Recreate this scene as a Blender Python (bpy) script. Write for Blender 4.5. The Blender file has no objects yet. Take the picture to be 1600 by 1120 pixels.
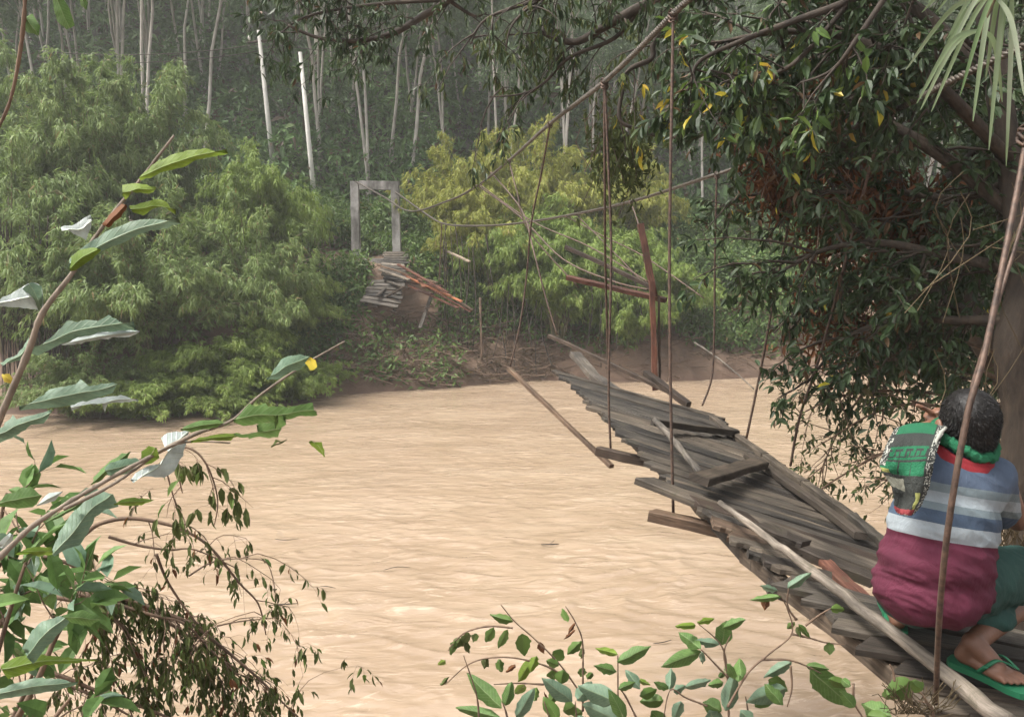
import bpy, math, random
import numpy as np
from mathutils import Vector, Matrix, noise as mnoise
R = math.radians
rng = np.random.default_rng(7); random.seed(7)
scene = bpy.context.scene
C = scene.collection

# ------------------------------------------------------------------ camera
F = 1256.0; HOR = 376.0
PITCH = math.atan((560 - HOR) / F)
CAMZ = 5.0
cd = bpy.data.cameras.new('camera'); cam = bpy.data.objects.new('camera', cd); C.objects.link(cam)
cam.location = (0, 0, CAMZ); cam.rotation_euler = (R(90) - PITCH, 0, 0)
cd.sensor_width = 36; cd.lens = 36 * F / 1600; cd.clip_start = .05; cd.clip_end = 600
scene.camera = cam
# ------------------------------------------------------------------ light
SUN_EL, SUN_AZ = 60, -100          # azimuth from +Y, negative = left
w = bpy.data.worlds.new('World'); scene.world = w; w.use_nodes = True
nt = w.node_tree; bg = nt.nodes['Background']; sky = nt.nodes.new('ShaderNodeTexSky')
sky.sky_type = 'NISHITA'; sky.sun_disc = False; sky.sun_elevation = R(SUN_EL); sky.sun_rotation = R(SUN_AZ)
sky.dust_density = 6; sky.air_density = .8; sky.ozone_density = .6
hs = nt.nodes.new('ShaderNodeHueSaturation'); hs.inputs['Saturation'].default_value = .22
nt.links.new(sky.outputs[0], hs.inputs['Color']); nt.links.new(hs.outputs[0], bg.inputs['Color'])
bg.inputs['Strength'].default_value = .15
sl = bpy.data.lights.new('sun', 'SUN'); sun = bpy.data.objects.new('sun', sl); C.objects.link(sun)
sl.energy = 1.9; sl.angle = R(16); sl.color = (1, .95, .86)
sd = Vector((math.sin(R(SUN_AZ)) * math.cos(R(SUN_EL)), math.cos(R(SUN_AZ)) * math.cos(R(SUN_EL)), math.sin(R(SUN_EL))))
sun.rotation_euler = sd.to_track_quat('Z', 'Y').to_euler(); sun.location = sd * 50
scene.view_settings.view_transform = 'Standard'; scene.view_settings.look = 'None'
scene.view_settings.exposure = 1.3; scene.view_settings.gamma = 1
cy = scene.cycles
cy.max_bounces = 6; cy.diffuse_bounces = 3; cy.glossy_bounces = 2; cy.transmission_bounces = 3
cy.transparent_max_bounces = 6; cy.volume_bounces = 0
cy.use_adaptive_sampling = True; cy.adaptive_threshold = .02
cy.use_denoising = True

# ------------------------------------------------------------------ pixels to points (at a true distance)
cp, sp_ = math.cos(PITCH), math.sin(PITCH)
def ray(px, py):
    x = (px - 800) / F; v = (560 - py) / F
    return np.array([x, cp + v * sp_, -sp_ + v * cp])
def P(px, py, D):
    d = ray(px, py); d = d * (D / d[1]); return np.array([d[0], d[1], d[2] + CAMZ])
def G(px, py, z=0.):
    d = ray(px, py); t = (z - CAMZ) / d[2]; return np.array([d[0] * t, d[1] * t, z])

# ------------------------------------------------------------------ mesh helpers
class MB:
    def __init__(s): s.v = []; s.f = []; s.n = 0; s.mi = []
    def add(s, verts, faces, mi=0):
        verts = np.asarray(verts, float); s.v.append(verts)
        for f in faces: s.f.append(tuple(int(i) + s.n for i in f))
        s.mi += [mi] * len(faces); s.n += len(verts)
    def addnp(s, verts, quads):
        s.v.append(verts); s.f += (quads + s.n).tolist(); s.mi += [0] * len(quads); s.n += len(verts)
    def tube(s, pts, rad, n=6, cap=True, mi=0):
        pts = [np.asarray(p, float) for p in pts]; m = len(pts)
        if np.isscalar(rad): rad = [rad] * m
        if len(rad) != m: rad = np.interp(np.linspace(0, 1, m), np.linspace(0, 1, len(rad)), rad)
        vs = []; up = None
        for i in range(m):
            t = pts[min(i + 1, m - 1)] - pts[max(i - 1, 0)]; t = t / (np.linalg.norm(t) + 1e-9)
            if up is None:
                a = np.array([0, 0, 1.]) if abs(t[2]) < .9 else np.array([1., 0, 0])
                up = np.cross(t, a)
            up = up - t * np.dot(up, t); up /= np.linalg.norm(up) + 1e-9
            b = np.cross(t, up)
            for k in range(n):
                a = 2 * math.pi * k / n; vs.append(pts[i] + rad[i] * (math.cos(a) * up + math.sin(a) * b))
        fs = []
        for i in range(m - 1):
            for k in range(n):
                fs.append((i * n + k, i * n + (k + 1) % n, (i + 1) * n + (k + 1) % n, (i + 1) * n + k))
        if cap: fs.append(tuple(range(n))[::-1]); fs.append(tuple((m - 1) * n + k for k in range(n)))
        s.add(vs, fs, mi)
    def build(s, name, mats, parent=None, smooth=True, loc=None):
        v = np.concatenate(s.v) if s.v else np.zeros((0, 3))
        off = np.array(parent.matrix_world.translation) if parent is not None else np.zeros(3)
        o = mk(name, v - off if loc is None else v - np.asarray(loc), s.f, mats, parent, smooth)
        if loc is not None: o.location = loc
        if any(s.mi): o.data.polygons.foreach_set('material_index', s.mi)
        return o
def mk(name, v, f, mats, parent=None, smooth=True):
    me = bpy.data.meshes.new(name); me.from_pydata(np.asarray(v).tolist() if len(v) else [], [], f)
    if smooth: me.polygons.foreach_set('use_smooth', [True] * len(me.polygons))
    if not isinstance(mats, (list, tuple)): mats = [mats]
    for m in mats: me.materials.append(m)
    o = bpy.data.objects.new(name, me); C.objects.link(o)
    if parent is not None: o.parent = parent
    return o
def tag(o, label=None, cat=None, group=None, kind=None):
    if label: o['label'] = label
    if cat: o['category'] = cat
    if group: o['group'] = group
    if kind: o['kind'] = kind
    return o
def empty(name, loc, label, cat, group=None, rz=0):
    o = bpy.data.objects.new(name, None); C.objects.link(o); o.location = [float(a) for a in loc]; o.rotation_euler = (0, 0, rz)
    o.empty_display_size = .2
    bpy.context.view_layer.update() if False else None
    o.matrix_world = Matrix.Translation(o.location) @ Matrix.Rotation(rz, 4, 'Z')
    return tag(o, label, cat, group)
def copy_tree(o, parent=None):
    c = o.copy(); C.objects.link(c); c.parent = parent
    for ch in o.children: copy_tree(ch, c)
    return c
def unit(a): a = np.asarray(a, float); return a / (np.linalg.norm(a, axis=-1, keepdims=True) + 1e-9)
def rdirs(n, zlo=-1, zhi=1):
    z = rng.uniform(zlo, zhi, n); a = rng.uniform(0, 2 * math.pi, n); r = np.sqrt(1 - z * z)
    return np.stack([r * np.cos(a), r * np.sin(a), z], 1)
# leaf templates: x along, y across, z up
T_DIA = (np.array([[0, 0, 0], [.35, .5, .06], [1, 0, -.12], [.35, -.5, .06]], float), np.array([[0, 1, 2, 3]]))
T_BOO = (np.array([[0, 0, 0], [.3, .5, .02], [1, 0, -.25], [.3, -.5, .02]], float), np.array([[0, 1, 2, 3]]))
T_LEAF = (np.array([[0, 0, 0], [.3, .42, .10], [.68, .36, .06], [1, 0, -.12], [.68, -.36, .06], [.3, -.42, .10], [.33, 0, .0], [.68, 0, -.03]], float),
          np.array([[0, 6, 1, 1], [6, 7, 2, 1], [7, 3, 2, 2], [0, 5, 6, 6], [5, 4, 7, 6], [4, 3, 7, 7]]))
T_LEAF_F = [(0, 6, 1), (6, 7, 2, 1), (7, 3, 2), (0, 5, 6), (5, 4, 7, 6), (4, 3, 7)]
def leaves(mb, base, d, nrm, L, W, tmpl='dia', curl=1.):
    base = np.asarray(base); n = len(base)
    if n == 0: return
    d = unit(d); side = unit(np.cross(nrm, d)); up = np.cross(d, side)
    L = np.broadcast_to(L, (n,)); W = np.broadcast_to(W, (n,))
    T = {'dia': T_DIA, 'boo': T_BOO, 'leaf': T_LEAF}[tmpl][0]
    v = (base[:, None] + (T[:, 0][None] * L[:, None])[..., None] * d[:, None]
         + (T[:, 1][None] * W[:, None])[..., None] * side[:, None]
         + (T[:, 2][None] * L[:, None] * curl)[..., None] * up[:, None]).reshape(-1, 3)
    k = len(T); o = np.arange(n)[:, None] * k + mb.n
    if tmpl == 'leaf':
        fs = []
        for f in T_LEAF_F: fs += (o + np.array(f)[None]).tolist()
        mb.f += fs; mb.mi += [0] * len(fs)
    else:
        q = (o + np.array([[0, 1, 2, 3]])).tolist(); mb.f += q; mb.mi += [0] * n
    mb.v.append(v); mb.n += n * k
def fbm(x, y, z=0., o=4):
    return mnoise.fractal(Vector((x, y, z)), 1.0, 2.0, o)

# ------------------------------------------------------------------ materials
def newmat(name):
    m = bpy.data.materials.new(name); m.use_nodes = True
    return m, m.node_tree, m.node_tree.nodes['Principled BSDF']
def ramp(nt, fac, stops, interp='LINEAR'):
    r = nt.nodes.new('ShaderNodeValToRGB'); cr = r.color_ramp; cr.interpolation = interp
    while len(cr.elements) < len(stops): cr.elements.new(.5)
    for e, (p, c) in zip(cr.elements, stops): e.position = p; e.color = (*c, 1)
    nt.links.new(fac, r.inputs[0]); return r
def texnoise(nt, scale, detail=5, rough=.6, coord='Object', stretch=None, dist=0, rot=None):
    tc = nt.nodes.new('ShaderNodeTexCoord'); n = nt.nodes.new('ShaderNodeTexNoise')
    n.inputs['Scale'].default_value = scale; n.inputs['Detail'].default_value = detail; n.inputs['Roughness'].default_value = rough
    n.inputs['Distortion'].default_value = dist
    if stretch or rot:
        mp = nt.nodes.new('ShaderNodeMapping'); mp.inputs['Scale'].default_value = stretch or (1, 1, 1)
        if rot: mp.inputs['Rotation'].default_value = rot
        nt.links.new(tc.outputs[coord], mp.inputs[0]); nt.links.new(mp.outputs[0], n.inputs['Vector'])
    else: nt.links.new(tc.outputs[coord], n.inputs['Vector'])
    return n
def bump(nt, bs, h, strength=.5, dist=.02):
    b = nt.nodes.new('ShaderNodeBump'); b.inputs['Strength'].default_value = strength; b.inputs['Distance'].default_value = dist
    nt.links.new(h, b.inputs['Height']); nt.links.new(b.outputs[0], bs.inputs['Normal']); return b
def mixc(nt, fac, a, b, mode='MIX'):
    m = nt.nodes.new('ShaderNodeMix'); m.data_type = 'RGBA'; m.blend_type = mode
    for s, val in ((0, fac), (6, a), (7, b)):
        if hasattr(val, 'links') or hasattr(val, 'is_output'): nt.links.new(val, m.inputs[s])
        elif s == 0: m.inputs[0].default_value = val
        else: m.inputs[s].default_value = (*val, 1)
    return m.outputs[2]
def leafmat(name, cols, rough=.5, trans=.25, spec=.4, brown=None, nscale=1.2):
    """cols: list of colours, picked per leaf; big soft noise shifts between clumps"""
    m, nt, bs = newmat(name)
    g = nt.nodes.new('ShaderNodeNewGeometry')
    n = texnoise(nt, nscale, 2, coord='Object')
    a = nt.nodes.new('ShaderNodeMath'); a.operation = 'MULTIPLY_ADD'; a.inputs[1].default_value = .6
    nt.links.new(g.outputs['Random Per Island'], a.inputs[0])
    b = nt.nodes.new('ShaderNodeMath'); b.operation = 'MULTIPLY_ADD'; b.inputs[1].default_value = 1.3; b.inputs[2].default_value = -.45
    nt.links.new(n.outputs[0], b.inputs[0]); nt.links.new(b.outputs[0], a.inputs[2])
    k = len(cols); st = [(i / (k - 1), c) for i, c in enumerate(cols)]
    r = ramp(nt, a.outputs[0], st); col = r.outputs[0]
    if brown:
        r2 = ramp(nt, g.outputs['Random Per Island'], [(0, (0, 0, 0)), (brown[0], (0, 0, 0)), (brown[0] + .005, (1, 1, 1))]) 
        col = mixc(nt, r2.outputs[0], col, brown[1])
    nt.links.new(col, bs.inputs['Base Color']); bs.inputs['Roughness'].default_value = rough
    bs.inputs['Specular IOR Level'].default_value = spec
    if trans:
        out = nt.nodes['Material Output']; t = nt.nodes.new('ShaderNodeBsdfTranslucent'); nt.links.new(col, t.inputs[0])
        mx = nt.nodes.new('ShaderNodeMixShader'); mx.inputs[0].default_value = trans
        nt.links.new(bs.outputs[0], mx.inputs[1]); nt.links.new(t.outputs[0], mx.inputs[2]); nt.links.new(mx.outputs[0], out.inputs[0])
    return m
def barkmat(name, c1, c2, scale=6, stretch=(1, 1, .25), b=.6, dist=.01, rough=.85):
    m, nt, bs = newmat(name); n = texnoise(nt, scale, 8, .65, stretch=stretch)
    r = ramp(nt, n.outputs[0], [(.3, c1), (.7, c2)]); nt.links.new(r.outputs[0], bs.inputs['Base Color'])
    bs.inputs['Roughness'].default_value = rough; bump(nt, bs, n.outputs[0], b, dist); return m

M = {}
M['boo_light'] = leafmat('bamboo_leaf_light', [(.16, .19, .03), (.28, .30, .055), (.38, .38, .09)], .6, .38, brown=(.97, (.26, .2, .07)), nscale=.7)
M['boo_mid'] = leafmat('bamboo_leaf_mid', [(.105, .155, .042), (.175, .25, .075), (.26, .325, .11)], .6, .42, brown=(.97, (.22, .17, .07)), nscale=.7)
M['boo_dark'] = leafmat('bamboo_leaf_dark', [(.11, .17, .032), (.19, .27, .055), (.28, .35, .085)], .6, .42, nscale=.7)
M['vine'] = leafmat('vine_leaf', [(.05, .095, .02), (.09, .155, .035), (.15, .22, .05)], .55, .3, brown=(.98, (.2, .14, .05)), nscale=.8)
M['culm'] = barkmat('bamboo_culm', (.10, .09, .045), (.2, .18, .09), 3)
M['rubber_leaf'] = leafmat('rubber_leaf', [(.08, .13, .065), (.14, .205, .105), (.21, .29, .145)], .5, .3, nscale=.3)
M['rubber_bark'] = barkmat('rubber_bark', (.2, .18, .155), (.52, .48, .42), 4, (1, 1, .3))
M['under'] = leafmat('undergrowth_leaf', [(.05, .10, .032), (.095, .17, .052), (.16, .25, .08)], .6, .25, brown=(.9, (.09, .065, .04)), nscale=.15)
M['dark_bark'] = barkmat('dark_bark', (.016, .012, .009), (.065, .048, .034), 9)
M['brown_bark'] = barkmat('brown_bark', (.018, .014, .010), (.07, .05, .034), 14, (1, 1, .3), .9, .02)
M['twig'] = barkmat('twig_bark', (.07, .045, .03), (.2, .13, .085), 20)
M['tree_leaf'] = leafmat('tree_leaf', [(.02, .038, .014), (.038, .068, .024), (.075, .115, .042)], .48, .25, .4, brown=(.965, (.11, .065, .03)), nscale=1.5)
M['wilt_leaf'] = leafmat('wilted_leaf', [(.045, .055, .018), (.075, .095, .03), (.12, .15, .05)], .6, .25, .2, nscale=2)
M['dead_leaf'] = leafmat('dead_leaf', [(.06, .025, .012), (.13, .055, .025), (.22, .1, .045)], .7, .25, .2, nscale=3)

# ------------------------------------------------------------------ ground
SX = np.array([-60, -15, -9.5, -6.6, -4.5, -2, 1, 4.5, 10, 25, 60.]); SY = np.array([22, 23, 23.3, 25.8, 26.4, 27.6, 29.0, 28.4, 29.6, 31, 33.])
def shore(x): return np.interp(x, SX, SY)
def hfun(x, y):
    t = y - shore(x)
    n1 = fbm(x * .35, y * .35, 3.) ; n2 = fbm(x * 1.3, y * 1.3, 8.)
    steep = np.interp(x, [-8, 4, 7, 12], [1, 1, .55, .5])
    far = np.interp(t, [-3, -.3, 0, .8, 2.2, 4.2, 8, 12, 60, 110], [-1.5, -.3, 0, .75, 1.7, 3.9, 4.5, 5.6, 29, 52])
    if 0 < t < 9: far *= 1 - (1 - steep) * max(0, 1 - t / 9)
    yn = np.interp(x, [2.6, 3.3, 5, 6.5, 30], [1.6, 4.2, 5, 8, 10])
    nr = np.interp(y, [-40, 1.4, yn, yn + .8, yn + 2.9, yn + 4.6], [3.6, 3.42, 3.1 if yn < 2 else 1.9, 2.2 if yn < 2 else 1.3, -.3, -1.5])
    h = max(far, nr)
    if h > -.5: h += (.22 * n1 + .14 * n2 + (.16 * abs(fbm(x * 1.9, y * 1.9, 4.)) + .07 * fbm(x * 5, y * 5, 2.) if -1 < t < 8 else 0)) * min(1, max(0, (h + .4)))
    return float(h)
def grid(xs, ys, fn):
    v = [(x, y, fn(x, y)) for y in ys for x in xs]; nx = len(xs)
    f = [(j * nx + i, j * nx + i + 1, (j + 1) * nx + i + 1, (j + 1) * nx + i) for j in range(len(ys) - 1) for i in range(nx - 1)]
    return v, f
xs = np.unique(np.concatenate([np.linspace(-150, -20, 24), np.linspace(-20, 20, 300), np.linspace(20, 150, 24)]))
ys = np.unique(np.concatenate([np.linspace(-60, 0, 12), np.linspace(0, 22, 40), np.linspace(22, 36, 120), np.linspace(36, 150, 50)]))
m, nt, bs = newmat('muddy_ground')
n = texnoise(nt, 1.1, 9, .7, dist=.6); n2 = texnoise(nt, .22, 4)
r1 = ramp(nt, n.outputs[0], [(.3, (.075, .045, .028)), (.5, (.17, .105, .068)), (.68, (.29, .19, .13))])
r2 = ramp(nt, n2.outputs[0], [(.35, (.12, .075, .045)), (.65, (.24, .165, .115))])
g = nt.nodes.new('ShaderNodeNewGeometry'); sx = nt.nodes.new('ShaderNodeSeparateXYZ'); nt.links.new(g.outputs['Position'], sx.inputs[0])
col = mixc(nt, .5, r1.outputs[0], r2.outputs[0])
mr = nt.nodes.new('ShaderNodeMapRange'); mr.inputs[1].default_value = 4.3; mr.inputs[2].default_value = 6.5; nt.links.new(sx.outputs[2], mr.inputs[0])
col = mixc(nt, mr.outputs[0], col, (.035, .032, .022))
mw = nt.nodes.new('ShaderNodeMapRange'); mw.inputs[1].default_value = .05; mw.inputs[2].default_value = .5; nt.links.new(sx.outputs[2], mw.inputs[0])
wet = mixc(nt, 1., col, (.55, .5, .48), 'MULTIPLY'); col = mixc(nt, mw.outputs[0], wet, col)
nt.links.new(col, bs.inputs['Base Color']); bs.inputs['Roughness'].default_value = .8; bump(nt, bs, n.outputs[0], .9, .12)
v, f = grid(xs, ys, hfun); ground = mk('ground', v, f, m); tag(ground, kind='structure')

# ------------------------------------------------------------------ river
def wfun(x, y):
    near = max(0, min(1, (19 - y) / 9))
    wx = .7 * fbm(x * .3, y * .4, 2., 2)
    r1 = 1 - abs(fbm(x * .75 + wx, y * 2.1 + wx, 4., 3)); r2 = 1 - abs(fbm(x * 1.9 + wx * 2, y * 3.6, 7., 2)); r3 = 1 - abs(fbm(x * .55 + wx * 2.2, y * .8 - wx * 2, 5., 3))
    return .03 * fbm(x * .3 + 5, y * .6, 1., 2) + (.017 * r1 ** 3 + .010 * r2 ** 3) * (.75 + .25 * near) + near * .04 * r3 ** 3 + near * .012 * fbm(x * 4 + wx * 5, y * 5, 9., 2) - .04
xs = np.unique(np.concatenate([np.linspace(-120, -20, 20), np.linspace(-20, 20, 560), np.linspace(20, 120, 20)]))
ys = np.concatenate([np.linspace(4, 20, 380), np.linspace(20.05, 34, 200)])
m, nt, bs = newmat('muddy_water')
n = texnoise(nt, .35, 8, .6, stretch=(1, 2.6, 1), dist=.8)
r = ramp(nt, n.outputs[0], [(.3, (.25, .18, .12)), (.52, (.29, .213, .146)), (.72, (.335, .255, .18))])
f1 = texnoise(nt, 2.2, 6, .7, stretch=(.8, 3.4, 1), dist=1.3); f2 = texnoise(nt, .4, 4, .6, dist=1.)
fr = ramp(nt, f1.outputs[0], [(.53, (0, 0, 0)), (.70, (1, 1, 1))]); fr2 = ramp(nt, f2.outputs[0], [(.35, (.15, .15, .15)), (.65, (.9, .9, .9))])
wc = mixc(nt, mixc(nt, 1., fr.outputs[0], fr2.outputs[0], 'MULTIPLY'), r.outputs[0], (.47, .37, .28))
d1 = texnoise(nt, 3.2, 8, .75, stretch=(.9, 2.6, 1), dist=2.2); dr = ramp(nt, d1.outputs[0], [(.655, (0, 0, 0)), (.69, (1, 1, 1))])
wc = mixc(nt, mixc(nt, .6, (0, 0, 0), dr.outputs[0]), wc, (.11, .075, .045))
nt.links.new(wc, bs.inputs['Base Color']); bs.inputs['Roughness'].default_value = .10; bs.inputs['Specular IOR Level'].default_value = .5
n1 = texnoise(nt, 1.6, 5, .6, stretch=(1, 2.4, 1), dist=.9); n2 = texnoise(nt, 5.5, 4, .6, stretch=(1, 2.6, 1), dist=.6)
for q_ in (n1, n2): q_.noise_type = 'RIDGED_MULTIFRACTAL'
a = nt.nodes.new('ShaderNodeMath'); a.operation = 'MULTIPLY_ADD'; a.inputs[1].default_value = .25
nt.links.new(n2.outputs[0], a.inputs[0]); nt.links.new(n1.outputs[0], a.inputs[2]); bump(nt, bs, a.outputs[0], 1., .028)
v, f = grid(xs, ys, wfun); river = mk('river_water', v, f, m); tag(river, kind='structure')

# ------------------------------------------------------------------ bamboo clumps on the far bank
def bamboo(name, seed, mat, H=6.5, spread=3.6, nc=58, nl=640, leafL=.27, lean=(0, 0)):
    """arching culms that carry sprays of narrow drooping leaves; returns an Empty > culms, foliage"""
    global rng
    rs = np.random.default_rng(seed); cm = MB(); fm = MB()
    B = []; Dd = []; N = []; Ls = []
    for i in range(nc):
        a = rs.uniform(0, 2 * math.pi); q = rs.uniform(.15, 1) ** .7
        h = H * rs.uniform(.55, 1.05) * (1 - .35 * q * q); out = spread * q
        b0 = np.array([math.cos(a), math.sin(a), 0]) * .5 * rs.uniform(0, 1) ; b0[2] = -.3
        dirv = np.array([math.cos(a), math.sin(a), 0]) + np.array([lean[0], lean[1], 0]) * .6
        pts = []
        for t in np.linspace(0, 1, 9):
            z = h * (1.25 * t - .1 * t ** 2 - .32 * q * t ** 4 - .15 * t ** 6)
            pts.append(b0 + dirv * out * t ** 1.9 + np.array([0, 0, z]))
        pts = np.array(pts); cm.tube(pts, list(np.linspace(.03, .006, 9)), 4, False)
        # leaf sprays
        ns = int(nl / 9 * rs.uniform(.7, 1.3))
        tt = rs.uniform(.28, 1.0, ns) ** .8 * 8; k = np.minimum(tt.astype(int), 7); fr = tt - k
        c = pts[k] * (1 - fr)[:, None] + pts[k + 1] * fr[:, None]
        tng = unit(pts[k + 1] - pts[k])
        off = unit(rs.normal(size=(ns, 3)) + np.array([0, 0, -.15])) * (rs.uniform(.05, 1., (ns, 1)) ** .8) * (.75 - .06 * (k + fr))[:, None]
        c = c + off
        sprd = unit(off + tng * .7 * .6 + np.array([0, 0, -.35]))
        for j in range(9):
            d = unit(sprd + rs.normal(size=(ns, 3)) * .5 + np.array([0, 0, -.25]))
            B.append(c + rs.normal(size=(ns, 3)) * .025); Dd.append(d); N.append(unit(rs.normal(size=(ns, 3)) * .5 + np.array([0, 0, 1]))); Ls.append(rs.uniform(.6, 1.15, ns) * leafL)
    B = np.concatenate(B); Ls = np.concatenate(Ls)
    leaves(fm, B, np.concatenate(Dd), np.concatenate(N), Ls, Ls * .17, 'boo')
    e = empty(name, (0, 0, 0), 'x', 'bamboo')
    cm.build('culms', M['culm'], e); fm.build('foliage', mat, e, smooth=False)
    return e
protos = {
 'A': bamboo('bamboo_clump', 1, M['boo_mid']), 'B': bamboo('bamboo_clump', 2, M['boo_mid'], H=7.5, spread=3.2),
 'L': bamboo('bamboo_clump', 3, M['boo_light'], H=6, spread=3.4), 'D': bamboo('bamboo_clump', 4, M['boo_dark'], H=5.5, spread=3.2),
}
used = set()
BAM = [ # kind, px of centre, D, base z, scale, sz, rot, label
 ('A', 20, 25.5, 1.8, 1.15, 1.25, 10, 'tall bamboo clump at the left edge of the photo with a dark hollow below'),
 ('B', 135, 28.5, 3.6, 1.0, 1.25, 80, 'pale olive bamboo clump on the far left with the highest crown beside the bare trunks'),
 ('B', -60, 31, 4.2, 1.25, 1.5, 200, 'hazy yellowish bamboo clump cut by the upper left corner'),
 ('B', 250, 30, 3.6, 1.0, 1.28, 150, 'upright bamboo clump standing left of the wooden power pole'),
 ('A', 235, 24.6, .9, 1.05, 1.0, 220, 'large grey green bamboo clump drooping into the river on the left'),
 ('D', 340, 24.6, .1, .8, .62, 45, 'low bamboo clump whose tips trail in the water left of the mud bank'),
 ('D', 415, 29.0, 3.6, .8, 1.15, 300, 'dark green bamboo clump just left of the concrete portal'),
 ('D', 225, 23.1, -.4, .8, .5, 75, 'lowest bamboo fringe touching the river far left of the mud bank'),
 ('D', 445, 25.2, -.3, .62, .5, 250, 'small bamboo fringe hanging into the river just left of the mud bank'),
 ('A', 130, 22.9, -.4, .65, .5, 190, 'grey bamboo fringe above the water behind the lowest ragged leaves'),
 ('D', 330, 23.6, -.4, .7, .48, 10, 'green bamboo fringe at the water below the biggest drooping clump'),
 ('A', 395, 26.2, 1.2, .85, .95, 120, 'mid green bamboo clump above the left end of the mud bank'),
 ('D', 460, 27.6, 1.6, .55, .6, 20, 'small dark bamboo clump spilling over the left end of the mud bank'),
 ('B', 90, 24.0, .9, .8, .8, 330, 'shadowed bamboo clump low on the left bank above brown water'),
 ('L', 722, 33.5, 4.2, .82, 1.0, 15, 'yellow green bamboo clump right beside the concrete portal'),
 ('L', 830, 34.5, 4.0, 1.0, 1.2, 75, 'tall yellow green bamboo clump in the centre behind the sagging cable'),
 ('D', 800, 31.0, 2.8, .78, .9, 130, 'bright green bamboo clump behind the scattered red brown boards'),
 ('L', 770, 31.8, 3.0, .8, .85, 100, 'soft yellow green bamboo clump over the curtain of bare stems'),
 ('D', 870, 30.0, 1.6, .78, .85, 60, 'mid green bamboo clump left of the paired hangers'),
 ('D', 915, 31.5, 2.6, 1.0, 1.0, 210, 'large green bamboo clump drooping behind the hanging timber cross'),
 ('D', 1030, 31.0, 1.5, .8, .8, 290, 'green bamboo clump right of the hanging timber cross'),
 ('D', 985, 29.8, .9, .62, .75, 170, 'lowest bright green bamboo clump drooping to the bank behind the paired hangers'),
 ('L', 970, 36, 4.6, .85, .9, 10, 'light green bamboo clump between timber post and dark tree'),
]
for kd, px, D, z, s, sz, rot, lab in BAM:
    src = protos[kd]; o = src if kd not in used else copy_tree(src); used.add(kd)
    x = (px - 800) / F * D
    o.location = (x, D, z); o.rotation_euler = (0, 0, R(rot)); o.scale = (s, s, sz)
    tag(o, lab, 'bamboo', 'bamboo clumps on the far bank')

# ------------------------------------------------------------------ rubber trees on the hillside
def rubber(seed, forks, H, lean, crown=1.):
    rs = np.random.default_rng(seed); tb = MB(); lf = MB(); tips = []
    def branch(p, d, L, r, lvl):
        n = 6; pts = [p]; q = p.copy(); dd = d.copy()
        for i in range(n):
            dd = unit(dd + rs.normal(size=3) * .07 + np.array([0, 0, .05])); q = q + dd * L / n; pts.append(q)
        tb.tube(pts, list(np.linspace(r, r * .45, n + 1)), 5 if lvl else 7, False)
        if lvl >= 2:
            tips.extend(pts[3:]); return
        k = 6 if lvl == 1 else 3
        for i in range(k):
            j = rs.integers(3 if lvl == 0 else 2, n + 1); a = rs.uniform(0, 6.28)
            nd = unit(dd + np.array([math.cos(a), math.sin(a), .1]) * rs.uniform(.5, 1.1))
            branch(pts[j], nd, L * rs.uniform(.2, .34), r * .3, lvl + 1)
    base = np.array([0, 0, -.4])
    fk = rs.uniform(.8, 2.2)
    top = np.array([lean * .3, 0, fk]); tb.tube([base, top * .5 + base * .5, top], [.17, .14, .13], 8, False)
    for i in range(forks):
        a = rs.uniform(0, 6.28) + i * 6.28 / forks
        d = unit(np.array([math.cos(a) * .14 + lean, math.sin(a) * .14, 1])); branch(top, d, (H - fk) * rs.uniform(.75, 1), .085, 0)
    tips = np.array(tips); nt_ = len(tips); n = int(5600 * crown)
    k = rs.integers(0, nt_, n // 7); c = tips[k] + rs.normal(size=(len(k), 3)) * np.array([.8, .8, .6])
    B = np.repeat(c, 7, 0) + rs.normal(size=(len(k) * 7, 3)) * .12
    d = unit(rs.normal(size=B.shape) + np.array([0, 0, -.4])); L = rs.uniform(.18, .34, len(B))
    leaves(lf, B, d, unit(rs.normal(size=B.shape) * .5 + np.array([0, 0, 1])), L, L * .36, 'dia')
    e = empty('rubber_tree', (0, 0, 0), 'x', 'tree')
    tb.build('trunk', M['rubber_bark'], e); lf.build('crown', M['rubber_leaf'], e, smooth=False)
    return e
RT = [(rubber(11, 1, 15, .02), 'slender rubber tree with pale bark on the misty hillside'),
      (rubber(12, 2, 16, -.03, 1.1), 'two forked rubber tree with pale bark on the misty hillside'),
      (rubber(13, 3, 15, .03, 1.2), 'three forked rubber tree with pale bark on the misty hillside'),
      (rubber(14, 1, 13, .12, .7), 'leaning rubber tree with pale bark on the misty hillside'),
      (rubber(15, 2, 17, .05, .9), 'tall thin crowned rubber tree on the misty hillside')]
usedr = set(); rs = np.random.default_rng(5); cnt = 0
spots = []
for row in range(13):
    y = 40.5 + row * 4.6
    half = y * .70 + 3
    xx = -half + rs.uniform(0, 2)
    while xx < half:
        sx_, sy_ = xx + rs.normal() * .7, y + rs.normal() * 1.1
        if not (y < 60 and 360 < 800 + sx_ / sy_ * F < 505): spots.append((sx_, sy_)); xx += rs.uniform(2.6, 5.2) * (1 + row * .03)
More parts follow.
